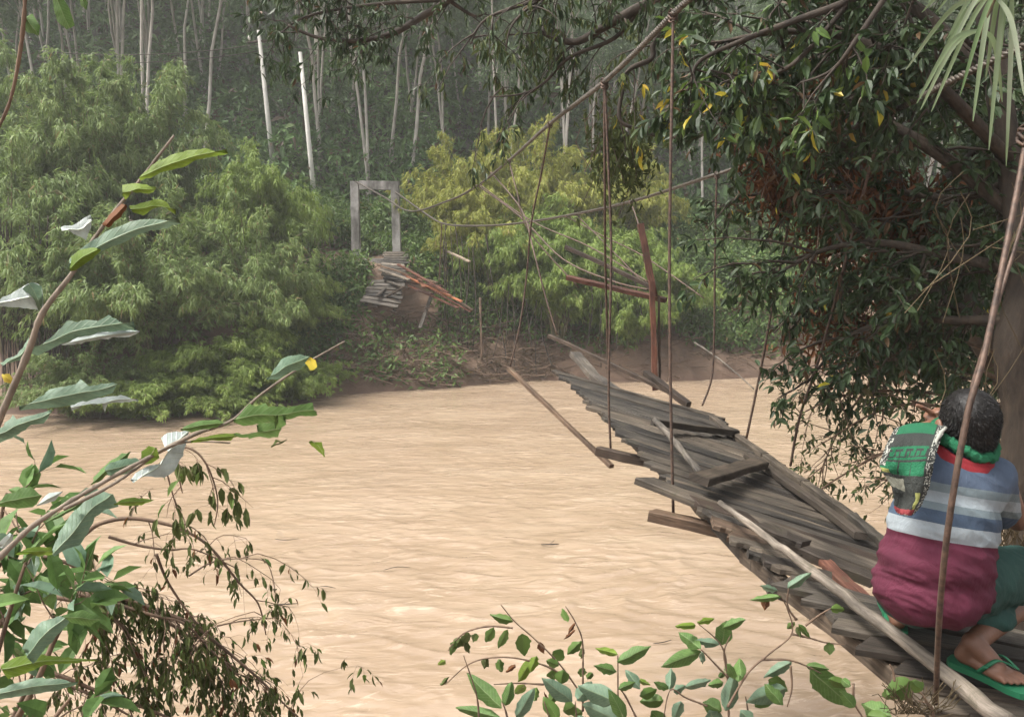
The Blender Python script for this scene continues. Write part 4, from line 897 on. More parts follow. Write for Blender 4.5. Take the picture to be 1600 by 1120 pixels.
# --- wilted flood-battered branches over the water at the lower left
def Z1(x, y): return (x / 2.948, 740 + y / 2.948)
def zl(pts, D, r): return limb(*[(*Z1(*p), D + .02 * i) for i, p in enumerate(pts)], r=r)
def wilted(label, base, limbs, cols, **k):
    tb = MB(); ms = [MB() for _ in cols]; foliate(tb, [(m_, c_[1]) for m_, c_ in zip(ms, cols)], limbs, rs2, **k)
    e = empty('wilted_branch', base, label, 'branch', 'wilted branches over the water at the lower left'); tb.build('twigs', M['twig'], e)
    for m_, c_ in zip(ms, cols): m_.build('leaves', M[c_[0]], e, smooth=False)
kw = dict(n3=6, L3=.11, per=3, leafL=.036, W=.36, grav=1.3, hang=1.3, r2=.0018)
wilted('arching bare twig branch with few curled leaves reaching farthest right over the water', P(60, 880, 2.3), [
 zl([(250, 330), (370, 290), (460, 230), (600, 205), (760, 230), (870, 270), (980, 350), (1100, 500), (1190, 600), (1225, 740)], 2.2, (.008, .002)),
 zl([(500, 290), (640, 330), (780, 350), (900, 350), (1100, 440)], 2.25, (.005, .0015)), zl([(720, 370), (780, 510), (900, 680), (960, 730)], 2.3, (.005, .002)), zl([(770, 0), (800, 110), (840, 240)], 2.1, (.0025, .0015)),
 zl([(870, 470), (1000, 400), (1200, 395), (1250, 450)], 2.3, (.003, .001))],
 [('wilt_leaf', .6), ('dead_leaf', .08), ('vine', .1)], n2=9, L2=.26, **kw)
wilted('thick bundle of drooping brown twigs and dull leaves low on the left', P(40, 950, 2.3), [
 zl([(150, 480), (240, 500), (400, 520), (560, 570), (750, 640), (880, 690), (1000, 780), (1120, 880), (1200, 950), (1300, 1050), (1400, 1150)], 2.3, (.010, .002)),
 zl([(200, 540), (450, 560), (650, 620), (800, 700), (900, 800), (1000, 920), (1050, 1060)], 2.35, (.008, .002)), zl([(200, 560), (400, 600), (560, 700), (640, 850), (700, 1000)], 2.25, (.008, .002)),
 zl([(1000, 700), (1100, 680), (1280, 660)], 2.3, (.003, .001)), zl([(240, 520), (500, 590), (700, 650), (850, 690), (960, 800), (1130, 960)], 2.3, (.007, .002)),
 zl([(200, 380), (330, 420), (420, 500), (470, 700), (470, 900)], 2.2, (.006, .002))],
 [('wilt_leaf', .82), ('dead_leaf', .04), ('vine', .12)], n2=27, L2=.27, **dict(kw, per=4, leafL=.04))
wilted('lowest brown twig branch dragging along the bottom edge at the left', P(30, 1060, 2.2), [
 zl([(100, 880), (280, 930), (450, 1000), (700, 1090), (900, 1180)], 2.2, (.008, .003)), zl([(150, 950), (330, 980), (540, 1080), (700, 1180)], 2.2, (.006, .002)), zl([(480, 880), (560, 1000), (620, 1140)], 2.3, (.004, .002))],
 [('wilt_leaf', .7), ('dead_leaf', .12)], n2=18, L2=.22, **kw)
wilted('small hanging tuft of wilted leaves below the silvery leaf', P(262, 690, 1.5), [
 limb((215, 720, 1.5), (262, 700, 1.5), (300, 702, 1.5), (325, 730, 1.5), (340, 780, 1.5), (335, 820, 1.5), r=(.003, .001)), limb((262, 700, 1.5), (275, 730, 1.5), (285, 770, 1.5), r=(.003, .001))],
 [('wilt_leaf', .9), ('vine', .1)], n2=22, L2=.10, n3=3, L3=.06, per=3, leafL=.035, W=.4, grav=1., hang=1.3, r2=.0012)
# --- top left hanging leaves
e = empty('creeper', P(30, -30, 1.6), 'blurred green creeper hanging at the top left corner', 'creeper')
stem([(40, -60, 1.6), (38, 20, 1.6), (30, 90, 1.6), (15, 160, 1.6), (-10, 215, 1.6)], .004, .003, e)
for ol in ([(34,30),(50,22),(62,40),(60,56),(44,50),(36,44)], [(80,-10),(96,-6),(112,20),(116,40),(104,48),(90,34),(84,14)], [(124,-10),(138,4),(134,16),(126,8)]): cutleaf(ol, 1.6, 'fresh_leaf', e)

# --- shrubs along the bottom centre
def oval(bx, by, tx, ty, w_, n=9, fold=.5):
    a, b = np.array([bx, by]), np.array([tx, ty]); d = b - a; L = np.hypot(*d); nrm = np.array([-d[1], d[0]]) / L; o = []
    for t in np.linspace(0, 1, n): o.append(a + d * t + nrm * w_ / 2 * math.sin(math.pi * t ** .8) ** .8 * rng.uniform(.92, 1.06))
    for t in np.linspace(1, 0, n)[1:-1]: o.append(a + d * t - nrm * w_ / 2 * math.sin(math.pi * t ** .8) ** .8 * rng.uniform(.92, 1.06))
    return o
def Z2(x, y): return (640 + x / 2.667, 900 + y / 2.667)
def Z3(x, y): return (980 + x / 2.8, 700 + y / 2.8)
def shrub(name, label, base, Z, D, stems, lv, cat='shrub', grp='shrubs along the bottom edge'):
    e = empty(name, base, label, cat, grp)
    for s_ in stems: stem([(*Z(*p), D) for p in s_], .0045, .0018, e)
    for q in lv:
        bx, by = Z(q[0], q[1]); tx, ty = Z(q[2], q[3]); sc_ = 2.667 if Z is Z2 else 2.8
        cutleaf(oval(bx, by, tx, ty, q[4] / sc_), D + rng.uniform(-.06, .06), q[5], e, rib=((bx, by), (tx, ty)), dD=rng.uniform(-.05, .12), fold=.05)
    return e
g_, t_, w_ = 'fresh_leaf', 'teal_leaf', 'vine'
shrub('leafy_shrub', 'green shrub with broad pointed leaves left of the bottom centre', P(800, 1200, 2.7), Z2, 2.75,
 [[(420, 640), (400, 560), (385, 520)], [(290, 640), (280, 500), (225, 330)], [(870, 640), (868, 480), (868, 330)], [(700, 640), (690, 520)], [(960, 620), (900, 500), (868, 460)], [(600, 640), (560, 520)]],
 [(385,550,240,405,75,g_),(380,590,190,545,50,g_),(445,590,520,465,60,t_),(400,540,425,440,55,g_),(866,358,1005,292,62,g_),(866,325,775,300,36,'lime_leaf'),(862,398,770,372,46,g_),(960,468,900,390,48,t_),(955,432,1003,450,26,'lime_leaf'),
  (680,522,552,425,75,t_),(860,520,700,455,90,t_),(868,600,720,530,95,t_),(700,520,760,440,70,t_),(870,470,940,440,40,g_),(620,600,560,500,60,w_),(520,520,530,460,30,w_),(900,600,830,470,60,g_),(480,620,400,600,50,g_),(760,640,650,590,70,t_)])
shrub('wilted_shrub', 'arching stems with curled darker leaves beside the broad leaved shrub', P(910, 1190, 2.9), Z2, 2.9,
 [[(720, 520), (700, 470), (620, 360), (520, 260), (440, 190), (380, 118)], [(430, 215), (330, 208), (240, 230), (190, 270), (160, 310)], [(620, 400), (560, 370), (440, 340), (330, 340), (240, 370), (150, 450)], [(722, 560), (722, 400), (720, 270), (690, 190), (650, 125)], [(560, 450), (450, 445), (350, 450)]],
 [(430,190,335,160,42,w_),(350,215,318,275,44,w_),(410,222,370,300,38,w_),(470,240,478,330,66,w_),(540,275,560,320,30,'dead_leaf'),(600,310,640,350,60,w_),(620,370,570,350,40,w_),(660,190,635,135,30,w_),(715,270,658,325,46,w_),(720,300,715,345,24,'wilt_leaf'),(690,195,660,240,14,'dead_leaf'),(690,225,640,265,10,'dead_leaf'),
  (280,235,265,275,30,w_),(245,235,220,290,40,'wilt_leaf'),(215,260,180,300,40,'wilt_leaf'),(190,270,170,330,30,w_),(230,270,250,320,26,'wilt_leaf'),(320,340,310,385,34,'wilt_leaf'),(370,345,385,400,36,w_),(440,370,400,400,20,'dead_leaf'),(530,330,500,400,40,'lime_leaf'),(520,340,450,440,50,'lime_leaf'),(160,420,130,455,20,'wilt_leaf'),(150,350,120,370,26,'lime_leaf'),
  (640,390,630,450,60,w_),(590,390,600,430,50,w_),(700,400,740,400,40,w_),(480,450,440,490,40,'lime_leaf'),(610,470,580,540,40,w_),(560,480,590,550,12,'dead_leaf'),(690,540,640,560,70,w_),(680,580,720,560,60,w_),(760,400,740,430,30,w_)])
shrub('upright_shrub', 'upright shrub with fresh green leaves below the middle of the deck', P(1135, 1200, 2.8), Z2, 2.8,
 [[(1330, 640), (1325, 420), (1300, 290), (1200, 195)], [(1325, 420), (1240, 330), (1215, 305)], [(1240, 540), (1150, 505), (1085, 475), (1055, 620)], [(1330, 420), (1310, 320), (1340, 240)], [(1420, 620), (1400, 500)]],
 [(1215,302,1120,232,58,g_),(1290,285,1190,265,38,t_),(1300,285,1320,185,75,g_),(1305,215,1402,180,44,g_),(1195,203,1105,208,34,'lime_leaf'),(1200,192,1272,178,26,'lime_leaf'),(1215,312,1048,378,66,g_),(1218,315,1222,365,28,t_),(1085,472,1090,380,44,t_),(1080,470,1018,440,34,g_),(1100,480,1150,455,40,t_),
  (1255,432,1135,465,40,t_),(1320,402,1335,360,30,g_),(1370,440,1380,345,60,g_),(1290,420,1315,398,26,g_),(1310,440,1245,455,45,g_),(1320,560,1355,400,75,t_),(1250,560,1290,640,80,t_),(1130,520,1100,600,50,t_),(960,500,1030,470,50,w_),(1060,520,960,520,60,w_),(1300,560,1220,520,70,g_),(1380,560,1440,620,60,t_),(1010,560,1080,640,60,g_)])
shrub('leaning_shrub', 'thin shrub leaning toward the long pole with a hanging dark leaf', P(1180, 1190, 2.7), Z3, 2.6,
 [[(440, 1130), (530, 980), (620, 900), (720, 810), (700, 700), (665, 640)], [(590, 925), (700, 925), (780, 950), (850, 985)], [(720, 812), (800, 830), (870, 850), (955, 858)], [(780, 775), (840, 730), (890, 700)], [(740, 750), (700, 680), (718, 560)], [(715, 950), (720, 1050), (700, 1130)], [(990, 1030), (992, 1120)]],
 [(670,650,538,662,34,g_),(660,622,580,602,30,t_),(610,640,600,710,40,'dead_leaf'),(700,610,805,545,44,t_),(880,850,888,905,46,g_),(800,972,985,1130,110,g_),(782,950,882,966,38,g_),(720,935,598,1002,54,t_),(890,700,950,705,40,w_),(730,760,700,790,30,w_),(750,770,800,830,26,w_),(740,780,760,830,20,'wilt_leaf'),
  (880,1010,980,1040,50,w_),(700,1050,520,1110,90,t_),(620,1010,700,1060,70,w_),(680,1120,600,1030,60,g_),(560,1130,650,1060,70,g_),(500,1000,490,920,50,g_),(470,1010,440,940,40,g_),(1130,1100,1150,1040,44,w_)])
shrub('creeping_vine', 'small vine with dark hole eaten leaf climbing the near end of the deck', P(1420, 1120, 2.3), lambda x, y: (1320 + x / 3.861, 830 + y / 3.861), 2.25,
 [[(540, 1150), (480, 1000), (400, 930)], [(540, 1150), (520, 1050), (440, 1020)], [(50, 930), (60, 1040), (130, 1150)], [(300, 900), (290, 840), (270, 800)]],
 [(400,900,250,1000,110,w_),(470,960,400,900,60,w_),(280,1120,100,1040,90,g_),(130,1110,260,1120,60,w_),(30,930,-20,890,40,g_),(60,1060,-30,960,60,g_)])
sb = MB()
for i in range(70):
    a = P(1440 + rs.uniform(-45, 30), 1115, 2.25); b = a + np.array([rs.uniform(-.1, .09), rs.uniform(-.04, .04), rs.uniform(.02, .11)]); sb.tube([a, (a + b) / 2 + rs.normal(size=3) * .012, b], .0014, 3, False)
tag(sb.build('dry_grass', M['straw'], loc=P(1440, 1115, 2.25)), 'dry grass tuft at the near left corner of the deck', 'grass', kind='stuff')

# ------------------------------------------------------------------ far bank dressing
def slope_pt(px, py):                       # where the sight line meets the far bank
    d = ray(px, py)
    for t in np.arange(20, 60, .08):
        q = np.array([d[0] * t, d[1] * t, CAMZ + d[2] * t])
        if q[2] < hfun(q[0], q[1]): return q
    return P(px, py, 30)
vb = MB()
def patch(mb, poly, n, r=.35, L=(.12, .28), lift=.3, W=.45, tm='dia', per=8, down=-.3):
    poly = np.array(poly, float); x0, y0 = poly.min(0); x1, y1 = poly.max(0); k = 0
    while k < n:
        px, py = rs.uniform(x0, x1), rs.uniform(y0, y1); ins = False; j = len(poly) - 1
        for i in range(len(poly)):
            if (poly[i][1] > py) != (poly[j][1] > py) and px < (poly[j][0] - poly[i][0]) * (py - poly[i][1]) / (poly[j][1] - poly[i][1]) + poly[i][0]: ins = not ins
            j = i
        if not ins: continue
        k += 1; q = slope_pt(px, py) + np.array([0, -.1, rs.uniform(0, lift)]); B = q + rs.normal(size=(per, 3)) * r * .5
        LL = rs.uniform(*L, per); leaves(mb, B, rs.normal(size=(per, 3)) + [0, 0, down], rs.normal(size=(per, 3)) * .5 + [0, -.3, 1], LL, LL * W, tm)
patch(vb, [(470, 420), (575, 400), (572, 470), (540, 520), (500, 560), (440, 600), (400, 560), (420, 450)], 1500)
patch(vb, [(640, 380), (760, 430), (740, 520), (640, 400)], 300)
patch(vb, [(1080, 330), (1260, 330), (1260, 440), (1100, 470)], 1100, lift=1.2)
patch(vb, [(540, 500), (740, 520), (720, 595), (500, 600)], 260, lift=.15, r=.5); patch(vb, [(640, 400), (800, 470), (1000, 520), (990, 560), (700, 520)], 420, lift=.5)
tag(vb.build('bank_creepers', M['vine'], smooth=False), 'leafy creepers covering the slope beside and below the portal', 'creepers', kind='stuff')
db = MB()
for i in range(640):
    px, py = (rs.uniform(470, 880), rs.uniform(480, 600)) if i < 400 else (rs.uniform(1060, 1250), rs.uniform(450, 585)) if i < 520 else (rs.uniform(760, 1060), rs.uniform(500, 600))
    q = slope_pt(px, py) + [0, -.05, .05]; a = rs.uniform(-.5, .5); L = rs.uniform(.3, 1.4); d = np.array([math.cos(a), -.2, math.sin(a) - .15]) * L
    db.tube(smooth_path([q, q + d * .5 + rs.normal(size=3) * .12, q + d], 3), rs.uniform(.008, .025), 3, False)
tag(db.build('flood_debris', M['twig']), 'tangled twigs and roots left by the flood on the mud bank', 'debris', kind='stuff')
gb = MB()
for i in range(900):
    px, py = (rs.uniform(480, 860), rs.uniform(500, 595)) if i < 700 else (rs.uniform(1080, 1240), rs.uniform(480, 560)); q = slope_pt(px, py); n = 7; LL = rs.uniform(.2, .6, n)
    leaves(gb, q + rs.normal(size=(n, 3)) * .08, rs.normal(size=(n, 3)) * .7 + [.3, -.5, -.1], rs.normal(size=(n, 3)), LL, LL * .07, 'boo')
tag(gb.build('flattened_grass', M['straw'], smooth=False), 'flattened muddy grass on the river bank', 'grass', kind='stuff')
# stems hanging from the undercut centre clump
for lab, rng_, n, D in (('curtain of bare brown stems hanging right of the fanned boards', (688, 770, 330, 560), 13, 29.5), ('dark roots hanging under the large centre bamboo clump', (770, 1000, 420, 585), 20, 29.2), ('upright dark culms in the hollow at the left edge', (-10, 95, 330, 640), 60, 23.6)):
    mb = MB()
    for i in range(n):
        px = rs.uniform(rng_[0], rng_[1]); p0 = rs.uniform(rng_[2], rng_[2] + 60); p1 = rs.uniform(rng_[3] - 90, rng_[3]); dx = rs.normal() * 14
        mb.tube(smooth_path([P(px, p0, D), P(px + dx * .4 + rs.normal() * 4, (p0 + p1) / 2, D - .2), P(px + dx, p1, D - .5)], 4), rs.uniform(.008, .024), 4, False)
    tag(mb.build('hanging_creeper', M['dark_bark'] if D != 29.5 else M['brown_bark'], loc=P((rng_[0] + rng_[1]) / 2, rng_[2], D)), lab, 'stems')
def log(a, b, r, label, mat='twig'): tag(pole('driftwood', a, b, r, r * .6, M[mat], bend=.1), label, 'driftwood', 'driftwood on the far bank')
log(slope_pt(497, 556), slope_pt(540, 530) + [0, 0, .15], .05, 'pale driftwood stick on the left of the mud bank', 'wood_pale')
log(P(750, 465, 28.4), P(753, 562, 27.9), .05, 'brown stake standing upright in the middle of the mud bank', 'wood_brown')
log(P(1085, 535, 28.6), G(1178, 608, .05), .035, 'long thin pale stick reaching from the right bank into the water', 'wood_pale')
log(slope_pt(1110, 500), slope_pt(1200, 540), .06, 'brown driftwood branch on the right bank')
log(slope_pt(1130, 470) + [0, 0, .2], slope_pt(1240, 505) + [0, 0, .2], .04, 'thin driftwood branch at the top of the right bank')
for (px, py, L, rr) in ((600, 890, .4, .006), (845, 850, .3, .012), (1020, 1005, .25, .006), (420, 945, .4, .009), (430, 842, .4, .007), (500, 915, .25, .006)):
    a = G(px, py, .02); b = a + np.array([L, rs.normal() * .12, .01]); mb = MB(); mb.tube(smooth_path([a, (a + b) / 2 + [0, .05 * rs.normal(), .01], b], 3), [rr * q for q in (.5, .8, 1, 1, 1, .7, .4)], 5)
    if rr > .008: mb.tube([(a + b) / 2, (a + b) / 2 + [.08, .12, .02]], rr * .5, 4)
    tag(mb.build('floating_twig', M['dark_bark'], loc=a), 'small dark twig drifting on the muddy water', 'twig', 'floating twigs')
# ------------------------------------------------------------------ the crouching man
def ico(c, r, rot=None, n=16):
    vs = []; fs = []; m_ = n * 2
    for i in range(n + 1):
        th = math.pi * i / n
        for j in range(m_): a = 2 * math.pi * j / m_; vs.append((math.sin(th) * math.cos(a), math.sin(th) * math.sin(a), math.cos(th)))
    v = np.array(vs) * np.array(r)
    if rot is not None: v = v @ np.array(rot.to_matrix() if hasattr(rot, 'to_matrix') else rot).T
    for i in range(n):
        for j in range(m_): fs.append((i * m_ + j, (i + 1) * m_ + j, (i + 1) * m_ + (j + 1) % m_, i * m_ + (j + 1) % m_))
    return v + np.asarray(c), fs
class Blob(MB):
    def ell(s, c, r, rot=None): s.add(*ico(c, r if hasattr(r, '__len__') else (r, r, r), rot))
    def cap(s, pts, rad):
        pts = [np.asarray(p, float) for p in pts]
        for i in range(len(pts) - 1):
            L = np.linalg.norm(pts[i + 1] - pts[i]); k = max(2, int(L / (min(rad[i], rad[i + 1]) * .45)))
            for j in range(k + 1): t = j / k; s.add(*ico(pts[i] + (pts[i + 1] - pts[i]) * t, (rad[i] * (1 - t) + rad[i + 1] * t,) * 3, n=8))
    def remesh(s, name, mat, parent, voxel=.004, sm=8, disp=None):
        o = s.build('tmp', mat, None, True); md = o.modifiers.new('r', 'REMESH'); md.mode = 'VOXEL'; md.voxel_size = voxel
        m2 = o.modifiers.new('s', 'SMOOTH'); m2.iterations = sm; m2.factor = .6
        dg = bpy.context.evaluated_depsgraph_get(); me = bpy.data.meshes.new_from_object(o.evaluated_get(dg)); bpy.data.objects.remove(o)
        n = len(me.vertices); co = np.empty(n * 3); me.vertices.foreach_get('co', co); co = co.reshape(-1, 3)
        if disp:
            no = np.empty(n * 3); me.vertices.foreach_get('normal', no); co = co + no.reshape(-1, 3) * np.array([disp(*c) for c in co])[:, None]
        co = co - np.array(parent.matrix_world.translation); me.vertices.foreach_set('co', co.ravel()); me.polygons.foreach_set('use_smooth', [True] * len(me.polygons))
        me.materials.clear(); me.materials.append(mat); ob = bpy.data.objects.new(name, me); C.objects.link(ob); ob.parent = parent; return ob
def cloth(name, col, sc=90, rough=.85):
    m, nt, bs = newmat(name); n = texnoise(nt, sc, 4); n2 = texnoise(nt, 7, 4)
    if col is not None:
        r = ramp(nt, n2.outputs[0], [(.3, tuple(c * .8 for c in col)), (.7, tuple(c * 1.15 for c in col))]); nt.links.new(r.outputs[0], bs.inputs['Base Color'])
    bs.inputs['Roughness'].default_value = rough; bs.inputs['Specular IOR Level'].default_value = .2
    n3 = texnoise(nt, 22, 5, .6, stretch=(1, 1, .45), dist=1.2); ax_ = nt.nodes.new('ShaderNodeMath'); ax_.operation = 'MULTIPLY_ADD'; ax_.inputs[1].default_value = 6.; nt.links.new(n3.outputs[0], ax_.inputs[0]); nt.links.new(n.outputs[0], ax_.inputs[2])
    bump(nt, bs, ax_.outputs[0], .45, .0022); return m, nt, bs
m, nt, bs = newmat('skin'); n = texnoise(nt, 14, 5)
r = ramp(nt, n.outputs[0], [(.3, (.11, .052, .031)), (.7, (.19, .092, .056))]); nt.links.new(r.outputs[0], bs.inputs['Base Color']); bs.inputs['Roughness'].default_value = .5
bs.inputs['Subsurface Weight'].default_value = .08; bs.inputs['Subsurface Radius'].default_value = (.02, .008, .004); bump(nt, bs, texnoise(nt, 220, 3).outputs[0], .2, .001); M['skin'] = m
m, nt, bs = newmat('black_hair'); bs.inputs['Base Color'].default_value = (.008, .007, .0065, 1); bs.inputs['Roughness'].default_value = .5; bs.inputs['Specular IOR Level'].default_value = .3; M['hair'] = m
M['shorts'] = cloth('green_shorts', (.025, .062, .052))[0]
M['collar'] = cloth('red_collar', (.22, .022, .028))[0]
man = empty('person', G(1470, 1010, 3.6), 'crouching man seen from behind in a striped shirt and green shorts pointing left', 'person')
# striped shirt: bands across the spine axis
pa = P(1470, 700, 2.33); pb = P(1455, 880, 2.27); cr = unit(P(1552, 812, 2.30) - P(1432, 793, 2.29)); axis = unit((pb - pa) - cr * np.dot(pb - pa, cr)); Ls = np.dot(pb - pa, axis)
m, nt, bs = cloth('striped_shirt', None); base = np.array(man.matrix_world.translation)
tc = nt.nodes.new('ShaderNodeTexCoord'); dp = nt.nodes.new('ShaderNodeVectorMath'); dp.operation = 'DOT_PRODUCT'; dp.inputs[1].default_value = tuple(axis / Ls)
nt.links.new(tc.outputs['Object'], dp.inputs[0]); wn = texnoise(nt, 9, 2); ad = nt.nodes.new('ShaderNodeMath'); ad.operation = 'MULTIPLY_ADD'; ad.inputs[1].default_value = .02
nt.links.new(wn.outputs[0], ad.inputs[0]); sb_ = nt.nodes.new('ShaderNodeMath'); sb_.operation = 'SUBTRACT'; sb_.inputs[1].default_value = float(np.dot(pa - base, axis) / Ls) + .01
nt.links.new(dp.outputs['Value'], sb_.inputs[0]); nt.links.new(sb_.outputs[0], ad.inputs[2])
def sv(py): return float(np.dot(P(1470, py, 2.33 + (2.27 - 2.33) * (py - 700) / 180) - pa, axis) / Ls)
BL_, GY, PL, DB, MR = (.068, .092, .135), (.14, .175, .19), (.25, .285, .305), (.05, .073, .11), (.085, .018, .034)
s_off = lambda py: max(0., min(1., sv(py)))
r = ramp(nt, ad.outputs[0], [(0, BL_), (s_off(755), GY), (s_off(769), PL), (s_off(787), GY), (s_off(799), DB), (s_off(820), PL), (s_off(846), MR)], 'CONSTANT')
nn = texnoise(nt, 10, 5, .6); rr = ramp(nt, nn.outputs[0], [(.3, (.78, .78, .78)), (.7, (1.15, 1.15, 1.15))])
nt.links.new(mixc(nt, 1., r.outputs[0], rr.outputs[0], 'MULTIPLY'), bs.inputs['Base Color']); M['shirt'] = m
# body
def hand(b, wrist, palm_c, fingers, thumb, r=.0085):
    b.cap([wrist, palm_c], [.024, .03]); 
    for f in fingers: b.cap([palm_c * .55 + f[0] * .45, f[0]], [.014, r * 1.15]); b.cap(f, [r * 1.15, r, r * .95, r * .8][:len(f)])
    b.cap([palm_c * .8 + wrist * .2, thumb[0]], [.016, .0115]); b.cap(thumb, [.0115, .0105, .009][:len(thumb)])
b = Blob()
hc = P(1514, 658, 2.47)
b.ell(hc + [.0, .0, .012], (.074, .092, .092)); b.ell(hc + [-.01, .045, -.05], (.056, .062, .062)); b.ell(hc + [-.012, .07, -.085], (.032, .035, .03))
b.ell(hc + [-.015, .108, -.025], (.011, .02, .02)); b.ell(hc + [-.015, .092, .008], (.05, .02, .014)); b.ell(hc + [-.015, .099, -.062], (.022, .01, .008))
for sx in (-1, 1):
    b.ell(hc + [sx * .086 - .002, .012, -.026], (.010, .022, .032)); b.ell(hc + [sx * .085 - .002, .016, -.05], (.007, .012, .014)); b.ell(hc + [sx * .028 - .015, .088, -.008], (.014, .01, .008))
nb = P(1506, 712, 2.47); b.cap([hc + [0, -.01, -.06], nb, nb + [0, 0, -.05]], [.054, .056, .07])
sL, sR = P(1416, 728, 2.50), P(1560, 748, 2.48); pel = P(1456, 905, 2.47)
b.cap([sL, sR], [.05, .05]); b.ell(P(1487, 765, 2.48), (.15, .09, .12)); b.ell(P(1472, 835, 2.47), (.14, .10, .14)); b.ell(pel, (.15, .12, .11))
eR = P(1588, 812, 2.66); wR = P(1660, 792, 2.72); b.cap([sR, eR], [.046, .038]); b.cap([eR, eR + (wR - eR) * .35, wR], [.038, .036, .025])
pc = wR + [.06, .03, .01]; hand(b, wR, pc, [[pc + [.035, .02 + .004 * i, .03 - .02 * i], pc + [.05, .05, .03 - .02 * i], pc + [.035, .07, .028 - .019 * i]] for i in range(4)], [pc + [.0, .0, .04], pc + [.03, .03, .05], pc + [.05, .05, .045]])
eL = P(1440, 800, 2.86); wL = P(1484, 655, 2.63); b.cap([sL, eL], [.046, .038]); b.cap([eL, eL + (wL - eL) * .3, wL], [.038, .036, .025])
pc = P(1467, 650, 2.62); Q = lambda x, y, d=2.6: P(x, y, d)
hand(b, wL, pc, [[Q(1456, 645), Q(1448, 640), Q(1440, 636, 2.59), Q(1433, 633, 2.59)], [Q(1457, 649, 2.62), Q(1449, 646, 2.64), Q(1446, 650, 2.62), Q(1451, 654, 2.6)], [Q(1458, 653, 2.63), Q(1451, 652, 2.65), Q(1449, 656, 2.63), Q(1454, 659, 2.61)], [Q(1460, 657, 2.64), Q(1454, 658, 2.66), Q(1453, 662, 2.63), Q(1458, 664, 2.62)]],
     [Q(1455, 660, 2.59), Q(1446, 663, 2.58), Q(1439, 664, 2.58)], r=.0088)
# legs and feet
kR = P(1650, 893, 2.80); hlR, toR = G(1492, 1026, 3.64), G(1604, 1076, 3.62); anR = hlR + (toR - hlR) * .24 + [0, 0, .075]
b.cap([pel + [.07, 0, -.01], kR], [.085, .058]); b.cap([kR, kR + (anR - kR) * .4, anR], [.056, .052, .033])
kL = P(1412, 850, 2.98); hlL, toL = G(1403, 984, 3.635), G(1388, 925, 3.62); anL = hlL + (toL - hlL) * .26 + [0, 0, .075]
b.cap([pel + [-.07, 0, -.01], kL], [.085, .058]); b.cap([kL, kL + (anL - kL) * .4, anL], [.054, .05, .033])
def foot(hl, to, an, inner):
    d = unit(to - hl); L = np.linalg.norm(to - hl); s = unit(np.cross(d, [0, 0, 1.])) * inner
    b.ell(hl + d * .025 + [0, 0, .022], (.028, .028, .026)); b.cap([hl + d * .03 + [0, 0, .03], an], [.03, .032]); b.cap([an, hl + d * L * .6 + [0, 0, .03]], [.036, .026])
    b.cap([hl + d * .03 + [0, 0, .018], hl + d * L * .68 + s * .018 + [0, 0, .014]], [.026, .022]); b.cap([hl + d * .05 + [0, 0, .018], hl + d * L * .66 - s * .022 + [0, 0, .012]], [.024, .018])
    for i, (o_, l_, r_) in enumerate(((.030, 1.0, .0125), (.012, .97, .0095), (-.004, .92, .009), (-.019, .86, .0085), (-.033, .79, .0085))):
        a = hl + d * L * .66 + s * o_ * .9 + [0, 0, .014]; e_ = hl + d * L * (l_ - .04) + s * o_ * 1.1 + [0, 0, .009]; b.cap([a, a * .4 + e_ * .6 + [0, 0, .006], e_], [.013, r_, r_])
foot(hlR, toR, anR, -1); foot(hlL, toL, anL, 1)
b.remesh('body', M['skin'], man, .0042, 5)
# shirt
def folds(x, y, z):
    u = (x * .55 + z * 1.1 + y * .4); v = (x * 1.0 - z * .5)
    lo = max(0, min(1, (4.22 - z) / .2)); w_ = fbm(u * 13, v * 4.5, y * 3, 3); w2 = fbm(x * 11, y * 11, z * 11, 3); c_ = 1 - abs(w_) * 2.2
    return (.0085 * max(c_, -.4) - .003) * (.25 + .75 * lo) + .0025 * w2
b = Blob()
b.ell(P(1487, 762, 2.47), (.178, .118, .125)); b.cap([P(1420, 728, 2.49), P(1487, 722, 2.48), P(1556, 744, 2.475)], [.062, .068, .064]); b.ell(P(1474, 820, 2.44), (.172, .13, .15))
b.ell(P(1464, 872, 2.43), (.176, .148, .135)); b.ell(P(1456, 915, 2.44), (.182, .16, .128)); b.cap([P(1505, 712, 2.48), P(1503, 730, 2.48)], [.062, .085])
b.cap([P(1556, 748, 2.475), P(1566, 800, 2.60)], [.062, .056]); b.cap([P(1418, 730, 2.49), P(1430, 778, 2.68)], [.06, .055])
b.remesh('shirt', M['shirt'], man, .006, 16, folds)
# collar
def ring(name, c, rx, ry, r, mat, tilt=(0, 0), a0=0, a1=2 * math.pi, wob=0, n=48):
    mb = MB(); pts = []
    for a in np.linspace(a0, a1, n): pts.append(c + np.array([rx * math.cos(a), ry * math.sin(a), tilt[0] * math.cos(a) + tilt[1] * math.sin(a) + wob * fbm(a * 2, 0, 1)]))
    mb.tube(pts, r, 16); return mb, pts
cc = P(1502, 704, 2.47)
vs = []; fs = []; nn_ = 64; prof = [(.080, .022), (.086, .020), (.089, .010), (.090, .006), (.0935, .003), (.096, -.012), (.0985, -.024), (.096, -.026), (.085, .0)]
for i in range(nn_):
    a_ = 2 * math.pi * i / nn_
    for rr_, zz_ in prof: vs.append(cc + np.array([rr_ * math.cos(a_), rr_ * .95 * math.sin(a_), zz_ - .014 * math.cos(a_) + .035 * math.sin(a_) + .0015 * math.sin(a_ * 9)]))
K_ = len(prof); fs = [(i * K_ + j, ((i + 1) % nn_) * K_ + j, ((i + 1) % nn_) * K_ + (j + 1) % K_, i * K_ + (j + 1) % K_) for i in range(nn_) for j in range(K_)]
allm = MB(); allm.add(vs, fs)
allm.build('collar', M['collar'], man)
